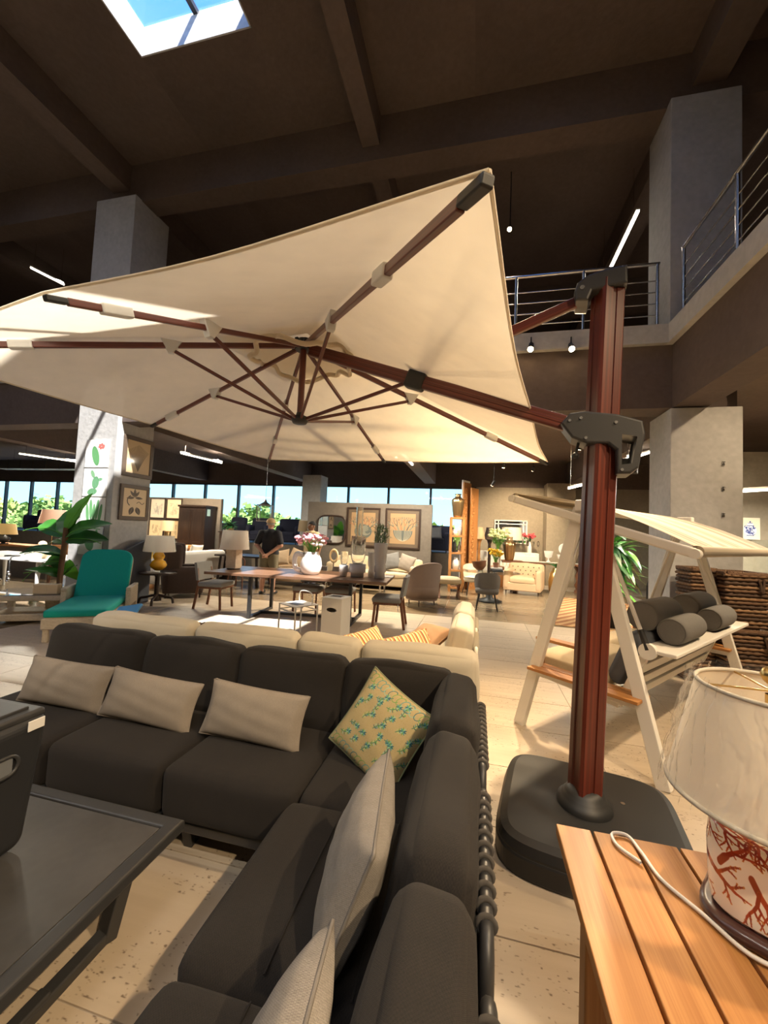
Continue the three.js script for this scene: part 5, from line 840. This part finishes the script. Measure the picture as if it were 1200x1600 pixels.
// ---------- console group at the beige wall ----------
{
  const t = thing('long_console', 'long wooden console table in front of the beige wall', 'table', [2.05, 0, -12.9]); m('top', box(2.5, .06, .55, 0, .79, 0, .008), M.walnut, t); m('runner', box(1.7, .006, .42, .2, .851, 0), M.whiteF, t);
  for (const x of [-.85, .95]) m('turned_leg', lathe([[.12, 0], [.12, .06], [.07, .1], [.12, .22], [.06, .34], [.1, .5], [.06, .62], [.13, .74], [.13, .79]], 20, x, 0, 0), M.walnut, t);
  const gob = [[.001, 0], [.08, 0], [.06, .02], [.02, .06], [.02, .12], [.1, .16], [.13, .3], [.135, .34], [.12, .33], [.08, .18], [.001, .16]];
  one('goblet', lathe(gob, 28), M.ceram, 'left white pedestal bowl on the long console', 'goblet', [2.15, .857, -12.9]);
  one('goblet', lathe(gob.map(([a, b]) => [a * .9, b * .75]), 28), M.ceram, 'smaller white pedestal bowl in the middle on the long console', 'goblet', [2.5, .857, -12.85]);
  const s = thing('bust_stand', 'white necklace bust with a round hole on the long console', 'sculpture', [2.62, .857, -13.0]); m('stand', lathe([[.001, 0], [.08, 0], [.07, .02], [.025, .06], [.03, .22], [.05, .26]], 24), M.ceram, s); m('bust', uvm(new THREE.TorusGeometry(.12, .055, 12, 32).scale(1, 1, .5).translate(0, .42, 0)), M.ceram, s);
  for (const [x, l] of [[1.55, 'left clear glass decanter with a loop stopper'], [1.85, 'right clear glass decanter with a loop stopper']]) { const g = thing('decanter', l, 'bottle', [x, .857, -12.9]); m('bottle', lathe([[.001, 0], [.06, 0], [.03, .1], [.09, .22], [.07, .32], [.02, .42], [.02, .46]], 24), M.glass, g); m('stopper', uvm(new THREE.TorusGeometry(.05, .01, 8, 24).scale(.6, 1.4, 1).translate(0, .54, 0)), M.darkWood, g); }
  const p = thing('brass_planter', 'tall brass planter with a dark plant beside the tufted sofa', 'plant', [2.26, 0, -12.1]); m('pot', lathe([[.001, 0], [.17, 0], [.22, .1], [.235, .4], [.2, .6], [.13, .68], [.13, .74], [.11, .74], [.1, .66], [.001, .6]], 36), M.brass, p); for (let k = 0; k < 9; k++) m('leaf', leafG(.55, .1, .6).rotateZ(.7 + .1 * (k % 3)).rotateY(k * 2.2).translate(0, .72, 0), M.leaf[2], p);
  const a = thing('tufted_sofa', 'small beige button-tufted chaise in front of the long console', 'sofa', [1.36, 0, -11.95], -.25);
  seatBlock(a, 1.0, .95, .44, .84, M.tufF, .16, M.darkWood, .66, 91); for (let i = 0; i < 6; i++) for (let j = 0; j < 3; j++) m('button', uvm(new THREE.SphereGeometry(.016, 8, 6).translate(-.36 + i * .144 + (j % 2) * .07, .52 + j * .1, -.255 - j * .008)), M.brownF, a);
  const w = thing('lattice_mirror', 'rectangular wall mirror with a white lattice frame', 'mirror', [1.2, 1.76, -14.97]); m('glass', box(1.1, .8, .01, 0, -.4, 0), M.mirror, w);
  m('frame', G(...[.40, .28].map((y) => [bar([-.56, y, .02], [.56, y, .02], .03, .035), bar([-.56, -y, .02], [.56, -y, .02], .03, .035)]), ...[.55, .43].map((x) => [bar([-x, -.42, .02], [-x, .42, .02], .03, .035, 0, V(1, 0, 0)), bar([x, -.42, .02], [x, .42, .02], .03, .035, 0, V(1, 0, 0))])), M.white, w);
  const c = thing('white_sideboard', 'white sideboard with lattice fronts under the wall mirror', 'cabinet', [1.0, 0, -14.6]); m('body', box(2.2, 1.05, .45, 0, 0, 0, .01), M.white, c); for (let k = 0; k < 3; k++) { const d = m('door', box(.62, .8, .02, -.7 + k * .7, .15, .235, .006), M.white, c); for (let q = 0; q < 4; q++) { m('lattice', bar([-.95 + k * .7 + q * .12, .5, .252], [-.83 + k * .7 + q * .12, .8, .252], .012, .02), M.creamF, d); m('lattice', bar([-.83 + k * .7 + q * .12, .5, .256], [-.95 + k * .7 + q * .12, .8, .256], .012, .02), M.creamF, d); } }
  const f = thing('lily_vase', 'white vase with a spray of pale green flowers before the wall mirror', 'vase', [.69, .62, -13.2]); m('vase', lathe([[.001, 0], [.07, 0], [.09, .3], [.05, .5], [.07, .55]], 24), M.ceram, f); bouquet(f, .55, .36, .62, 30, M.leaf[1], std(lin(.62, .68, .38), .8), .045);
  one('vase_plinth', box(.4, .62, .4, 0, 0, 0, .01), M.oak, 'oak plinth under the white vase of pale flowers', 'plinth', [.69, 0, -13.2]);
  const r = thing('rose_vase', 'white bottle vase with red flowers on the sideboard', 'vase', [1.8, 1.05, -14.5]); m('vase', lathe([[.001, 0], [.08, 0], [.07, .2], [.04, .34], [.04, .4]], 24), M.ceram, r); bouquet(r, .4, .2, .25, 14, M.leaf[2], std(lin(.6, .08, .1), .7), .04);
  shadeLamp('grey_lamp', 'table lamp with a wide grey shade in front of the wall mirror', [1.22, 1.05, -14.55], { r1: .34, r2: .3, y0: .42, y1: .86, film: true, shade: M.shade, mat: M.greyCer, br: .12, n0: .0 });
  for (const [x, z, l] of [[.1, -13.9, 'left tall wooden torch stand with a slanted shade'], [.45, -14.0, 'right tall dark torch stand']]) { const q = thing('torch_stand', l, 'lamp', [x, 0, z]); m('stem', lathe([[.16, 0], [.16, .04], [.05, .1], [.05, 1.3], [.09, 1.42], [.14, 1.46]], 20), x < .3 ? M.teak[2] : M.darkWood, q); m('shade', lathe([[.2, 1.46], [.12, 1.86]], 4), x < .3 ? M.tufF : M.brownF, q); }
}
// ---------- right background ----------
{
  const rg = one('rug', span(-.95, .95, 0, .012, -1.9, 1.9), std(0xffffff, .95, { map: tex(256, [1.2, 1.2], (u, v) => { const k = Math.sin((u * 3 + v * 6 + .15 * fbm(u, v, 4, 4, 3)) * PI * 2) > 0 ? 1 : 0; return mix3(rgb(150, 96, 60), rgb(206, 168, 120), k * .8 + .2 * fbm(u, v, 30, 30, 5, 2)); }) }), 'tan and rust striped rug behind the swing', 'rug', [2.75, .002, -9.5], -.2);
  const p = plant('leafy_plant', 'large dark leafy plant behind the swing', [2.45, .014, -8.1], 0, .22, .4, M.black);
  const lgs = [0, 1, 2].map((k) => leafG(.42 + k * .06, .13, .5 + k * .15, .2)); for (let k = 0; k < 130; k++) { const f = hsh(k, 7, 7), l = m('leaf', lgs[k % 3], M.leaf[k % 3], p); l.position.set(rr(-.14, .14), .5 + f * 1.05, rr(-.14, .14)); l.rotation.set(0, rr(0, 6.28), rr(-.2, .9), 'YXZ'); }
  m('stem', G(cyl([0, .3, 0], [.05, 1.5, .02], .02), cyl([.03, .3, .04], [-.12, 1.4, .1], .016), cyl([-.04, .3, 0], [.15, 1.35, -.1], .016)), M.leaf[2], p);
  const h = thing('hexagon_mirror', 'black framed hexagonal mirror leaning behind the swing', 'mirror', [2.72, .014, -6.95], .75); const hex = [...Array(6)].map((_, k) => [.27 * Math.cos(k * PI / 3 + PI / 6), .62 + .58 * Math.sin(k * PI / 3 + PI / 6)]);
  m('glass', extr(hex, .012), std(lin(.85, .55, .28), .08, { metalness: 1 }), h); for (let k = 0; k < 6; k++) { const a = hex[k], b = hex[(k + 1) % 6]; m('frame', bar([...a, 0], [...b, 0], .03, .04), M.black, h); }
  m('foot', box(.3, .05, .2, 0, 0, 0), M.black, h);
  one('upholstered_block', cush(.42, 1.16, .5, .14, [.01, .02, .01], .003, 7), M.slateF, 'blue grey rounded upholstered headrest beside the wicker baskets', 'headboard', [3.12, 0, -7.5], .3);
  const tw = [rgb(96, 70, 50), rgb(128, 98, 72), rgb(70, 50, 36)].map((c) => std(new THREE.Color().setRGB(...c, THREE.SRGBColorSpace), .8));
  const bk = (label, pos, w, h2, d) => { const t = thing('wicker_basket', label, 'basket', pos, .08, 'brown wicker baskets'); const g = new THREE.BoxGeometry(w, h2, d, 12, 12, 8), q = g.attributes.position; for (let i = 0; i < q.count; i++) { const f = q.getY(i) / h2 + .5, k = .9 + .1 * f + .012 * Math.sin(f * 60); q.setX(i, q.getX(i) * k); q.setZ(i, q.getZ(i) * k); } g.computeVertexNormals(); m('body', uvm(g.scale(.94, 1, .94)).translate(0, h2 / 2, 0), M.wickB, t); const nr = Math.round(h2 / .042); for (let r = 0; r < nr; r++) { const f = (r + .5) / nr, k = .9 + .1 * f, X = w / 2 * k, Z = d / 2 * k, pts = []; for (let q = 0; q < 40; q++) { const s = q / 40 * 4, e = Math.floor(s), l = (s - e) * 2 - 1, o = 1 + .03 * ((q + r) % 2 ? 1 : -1); const [a, b] = [[l, 1], [1, -l], [-l, -1], [-1, l]][e]; pts.push([a * X * o, f * h2, b * Z * o]); } m('weave_row', tube(pts, .019, 80, 5, true), tw[(r * 7) % 3], t); } m('rim', G(bar([-w / 2, h2, d / 2], [w / 2, h2, d / 2], .04, .04, .012), bar([-w / 2, h2, -d / 2], [w / 2, h2, -d / 2], .04, .04, .012), bar([-w / 2, h2, -d / 2], [-w / 2, h2, d / 2], .04, .04, .012), bar([w / 2, h2, -d / 2], [w / 2, h2, d / 2], .04, .04, .012)), M.wickB, t); m('handle', tube([[w * .2, h2 - .05, d / 2 + .02], [w * .26, h2 - .2, d / 2 + .04], [w * .32, h2 - .05, d / 2 + .02]], .012, 16, 6), M.wickB, t); };
  bk('brown wicker basket on top of the stack in front of the pillar', [2.93, .66, -5.42], .44, .6, .4);
  bk('brown wicker basket at the bottom of the stack in front of the pillar', [2.95, 0, -5.42], .5, .64, .46);
  bk('brown wicker basket left behind the stacked pair', [2.57, .66, -5.5], .26, .62, .3);
  bk('brown wicker basket at the bottom left behind the swing leg', [2.53, 0, -5.5], .3, .64, .36);
  bk('dark wicker basket at the right edge', [3.55, 0, -5.6], .5, .7, .5);
  const v = thing('glass_cylinder', 'tall clear glass cylinder with green moss at the right edge', 'vase', [3.52, .86, -6.1]); m('glass', lathe([[.001, .005], [.14, .005], [.15, .02], [.15, .8], [.145, .8], [.145, .02], [.001, .012]], 36), M.glass, v); m('moss', lathe([[.001, .02], [.138, .02], [.138, .2], [.1, .26], [.001, .27]], 24), std(lin(.25, .30, .05), .9, { bumpMap: plasB, bumpScale: .03 }), v);
  const st = thing('wooden_stand', 'wooden stand under the glass cylinder at the right edge', 'table', [3.6, 0, -6.15]); m('top', box(.6, .05, .5, 0, .81, 0, .006), M.oak, st); m('shelf', box(.56, .04, .46, 0, .62, 0), M.oak, st); for (const a of [-1, 1]) for (const b of [-1, 1]) m('leg', bar([a * .26, 0, b * .2], [a * .26, .81, b * .2], .05, .05), M.oak, st);
  picture('small picture of a blue and white ginger jar beside the pillar', canv(160, 200, (x, w, h) => { bg(x, w, h, '#e6dcc6'); x.fillStyle = '#dfe3ea'; x.beginPath(); x.ellipse(80, 115, 52, 48, 0, 0, 7); x.fill(); x.fillRect(55, 50, 50, 26); x.strokeStyle = '#2c3f86'; x.lineWidth = 5; for (let k = 0; k < 30; k++) { x.beginPath(); x.arc(80 + (hsh(k, 1, 1) - .5) * 76, 115 + (hsh(k, 2, 2) - .5) * 66, 5 + hsh(k, 3, 3) * 6, 0, 4.5); x.stroke(); } x.fillStyle = '#2c3f86'; x.fillRect(48, 70, 64, 6); x.fillRect(50, 160, 60, 7); x.fillRect(60, 46, 40, 5); x.beginPath(); x.arc(80, 38, 7, 0, 7); x.fill(); }), .32, .42, [5.2, 1.93, -9.17], 0, { name: 'vase_picture', frame: 0 });
  const sp = thing('loudspeaker', 'black loudspeaker under the upper floor behind the umbrella handle', 'speaker', [2.95, 2.95, -8.9], -.4); m('cabinet', box(.34, .3, .26, 0, 0, 0, .02), M.black, sp); m('cone', cyl([0, .15, .12], [0, .15, .135], .09, .11, 28), M.frameG, sp); m('bracket', cyl([0, .29, 0], [0, 1.27, 0], .012, .012, 8), M.steel, sp);
  for (const [x, y, z, l] of [[3.0, 2.6, -5.78, 'upper'], [3.0, 2.28, -5.78, 'middle'], [3.0, 1.95, -5.78, 'lower']]) { const k = thing('picture_hook', l + ' metal picture hook on the pale pillar', 'hook', [x, y, z]); m('plate', box(.03, .05, .01, 0, -.025, -.008, .002), M.steel, k); m('pin', cyl([0, 0, 0], [0, .012, .03], .005, .005, 8), M.steel, k); }
}
// ---------- people ----------
function sdf(prims, c, half, res, k = .04) {
  const mc = new MarchingCubes(res, M.skin, false, false, 120000); mc.isolation = 0; const S = mc.size, F = mc.field;
  const seg = prims.map(([a, ra, b, rb]) => ({ a: vv(a), ra, d: vv(b).clone().sub(vv(a)), dr: rb - ra, l: Math.max(1e-8, vv(b).distanceToSquared(vv(a))) })), p = V(0, 0, 0), q = V(0, 0, 0);
  for (let z = 0; z < S; z++) for (let y = 0; y < S; y++) for (let x = 0; x < S; x++) {
    p.set(c[0] + (x - S / 2) / (S / 2) * half, c[1] + (y - S / 2) / (S / 2) * half, c[2] + (z - S / 2) / (S / 2) * half); let d = 9;
    for (const s of seg) { q.copy(p).sub(s.a); const t = Math.max(0, Math.min(1, q.dot(s.d) / s.l)); const e = q.addScaledVector(s.d, -t).length() - (s.ra + s.dr * t); const h = Math.max(0, Math.min(1, .5 + .5 * (d - e) / k)); d = d * (1 - h) + e * h - k * h * (1 - h); }
    F[x + y * S + z * S * S] = -d;
  }
  mc.update(); const n = mc.count, P = new Float32Array(n * 3), N = new Float32Array(n * 3); for (let i = 0; i < n * 3; i++) { N[i] = mc.normalArray[i]; P[i] = mc.positionArray[i] * half + c[i % 3]; }
  const g = new THREE.BufferGeometry(); g.setAttribute('position', new THREE.BufferAttribute(P, 3)); g.deleteAttribute('normal'); const mg = mergeVertices(g, 1e-5); mg.computeVertexNormals(); return uvm(mg);
}
function person(label, pos, turn, o) { // back of the figure towards local +z
  const t = thing('person', label, 'person', pos, turn), b = [];
  const leg = (s) => [[[s * .10, .86, 0], .10, [s * .12, .47, -.01], .062], [[s * .12, .47, -.01], .058, [s * .13, .09, .02], .04], [[s * .12, .33, .03], .055, [s * .13, .16, .02], .04], [[s * .13, .045, .03], .04, [s * .15, .035, -.14], .034]];
  const hands = o.hands, arm = (s) => [[[s * .20, 1.40, .01], .062, [s * .29, 1.14, .06], .05], [[s * .29, 1.14, .06], .048, [s * hands[0], hands[1], hands[2]], .033]];
  b.push(...leg(1), ...leg(-1), ...arm(1), ...arm(-1), [[0, .95, 0], .14, [0, 1.2, -.01], .15], [[-.1, .92, .01], .12, [.1, .92, .01], .12], [[-.14, 1.36, 0], .095, [.14, 1.36, 0], .095], [[0, 1.3, .0], .13, [0, 1.42, 0], .1], [[0, 1.42, 0], .062, [0, 1.55, -.01], .058]);
  const body = sdf(b, [0, .8, 0], .88, 84, .035);
  const head = sdf([[[0, 1.60, -.03], .078, [0, 1.66, .005], .088], [[0, 1.565, -.065], .042, [0, 1.58, -.05], .045], [[0, 1.61, -.11], .012, [0, 1.585, -.125], .014], [[-.085, 1.63, 0], .014, [-.09, 1.60, .005], .012], [[.085, 1.63, 0], .014, [.09, 1.60, .005], .012], [[0, 1.5, -.01], .058, [0, 1.56, -.01], .058]], [0, 1.62, 0], .17, 44, .018);
  const hp = []; for (const s of [-1, 1]) { const h = V(s * hands[0], hands[1], hands[2]), e = o.clasp ? V(-s * .06, -.045, .012 + (s > 0 ? .03 : 0)) : V(0, -.09, -.01); hp.push([h, .034, h.clone().addScaledVector(e, .9), .036]); for (let f = 0; f < 4; f++) { const k = h.clone().addScaledVector(e, 1).add(V(0, o.clasp ? -.028 + f * .018 : 0, o.clasp ? 0 : -.028 + f * .018)), e2 = o.clasp ? V(-s * .045, -.012, s > 0 ? .012 : -.01) : V(s * -.01, -.07 + Math.abs(f - 1.5) * .008, -.01); hp.push([k, .0095, k.clone().add(e2), .0085]); } hp.push([h.clone().add(V(0, .01, -.02)), .011, h.clone().add(V(-s * .035, -.05, -.045)), .009]); }
  const hc = o.clasp ? [sdf(hp, [0, hands[1] - .02, hands[2]], .14, 56, .008)] : [1, -1].map((s) => sdf(hp.filter(([a]) => a.x * s > 0), [s * hands[0], hands[1] - .05, hands[2]], .12, 44, .008));
  m('body', G(body, head, ...hc), o.skin, t);
  const sl = o.sleeve; const ar = (s) => { const a = V(s * .20, 1.40, .01), e = V(s * .29, 1.14, .06); return [[a, .085, a.clone().lerp(e, sl), .078]]; };
  m('shirt', sdf([...ar(1), ...ar(-1), [[0, .96, 0], .17, [0, 1.2, -.015], .178], [[-.1, .95, .01], .13, [.1, .95, .01], .13], [[-.15, 1.37, 0], .105, [.15, 1.37, 0], .105], [[0, 1.28, .0], .155, [0, 1.42, 0], .11]], [0, 1.15, 0], .46, 60, .04), o.shirt, t);
  const tr = (s) => [[[s * .1, .86, 0], .125, [s * .125, o.hem, -.005], o.hem > .3 ? .098 : .075]]; m('trousers', sdf([...tr(1), ...tr(-1), [[-.09, .92, .01], .135, [.09, .92, .01], .135]], [0, .55, 0], .56, 64, .03), o.pants, t);
  m('shoes', sdf([1, -1].map((s) => [[s * .13, .03, .05], .045, [s * .15, .03, -.17], .04]), [0, .06, -.05], .25, 40, .01), o.shoe, t);
  if (o.cap) { m('cap', G(uvm(new THREE.SphereGeometry(.107, 24, 12, 0, PI * 2, 0, PI * .54).scale(1, .95, 1.08).translate(0, 1.665, .0)), uvm(new THREE.CylinderGeometry(.085, .09, .012, 24, 1, false, PI * .62, PI * .76).scale(1, 1, 1.5).translate(0, 1.675, -.06))), o.cap, t); m('hair', uvm(new THREE.SphereGeometry(.094, 20, 12, 0, PI, PI * .45, PI * .25).translate(0, 1.655, .004)), o.hair, t); }
  else m('hair', uvm(new THREE.SphereGeometry(.1, 24, 14, 0, PI * 2, 0, PI * .55).rotateX(.45).scale(.95, .95, 1).translate(0, 1.655, .004)), o.hair, t);
}
person('man in a black t-shirt, khaki shorts and tan cap, hands clasped behind his back', [-4.69, 0, -8.46], .12, { hands: [.055, .93, .21], clasp: true, sleeve: .8, hem: .56, skin: M.skin, shirt: std(lin(.015, .016, .022), .9), pants: std(lin(.16, .14, .09), .9), shoe: M.black, cap: std(lin(.55, .38, .2), .85), hair: std(lin(.35, .33, .3), .9) });
person('man with short dark hair in a tan shirt behind the flower pitcher', [-4.08, 0, -9.45], 2.6, { hands: [.30, .86, .0], sleeve: .9, hem: .12, skin: std(lin(.20, .10, .06), .6), shirt: std(lin(.55, .42, .24), .9), pants: std(lin(.05, .05, .07), .9), shoe: M.black, hair: std(lin(.012, .01, .01), .9) });
// ---------- outside ----------
one('lawn', span(-70, 20, -.6, -.5, -70, -15.4), std(lin(.36, .34, .28), .95), 'sunny ground outside the far windows', 'ground').userData.kind = 'structure';
{
  const mats = [std(lin(.26, .36, .06), .8), std(lin(.34, .42, .10), .8), std(lin(.18, .30, .07), .8)];
  const tl = ['far left', 'left', 'behind the white table', 'behind the column', 'behind the armoire', 'behind the lantern', 'right of the man', 'behind the partition', 'behind the carved screen'];
  [[-50, -28, 3.9], [-43, -28, 3.3], [-36, -27, 3.7], [-29, -26, 3.1], [-22, -25, 2.6], [-15, -25, 3.3], [-8.6, -24.5, 3.3], [-2.6, -25, 2.5], [3.4, -24, 3.9]].forEach(([x, z, h], i) => {
    const t = thing('tree', 'bushy green tree outside the far windows, ' + tl[i], 'tree', [x, -.5, z], 0, 'trees outside the windows'), lv = [];
    for (let k = 0; k < 900; k++) { const a = rr(0, 6.28), e = Math.acos(rr(-.6, 1)), r = rr(.75, 1.05) * (1 + .25 * Math.sin(a * 3 + i) * Math.sin(e * 4)); const q = new THREE.PlaneGeometry(.42, .3).rotateX(rr(0, 3)).rotateY(rr(0, 6)).rotateZ(rr(0, 3)); lv.push(clean(q).translate(2.6 * r * Math.sin(e) * Math.cos(a), h * .55 + h * .45 * r * Math.cos(e), 2.2 * r * Math.sin(e) * Math.sin(a))); }
    m('foliage', G(lv), mats[i % 3], t).userData.kind = 'stuff'; m('trunk', cyl([0, 0, 0], [.1, h * .6, 0], .16, .09, 10), M.walnut, t);
  });
}
renderer.render(scene, camera);
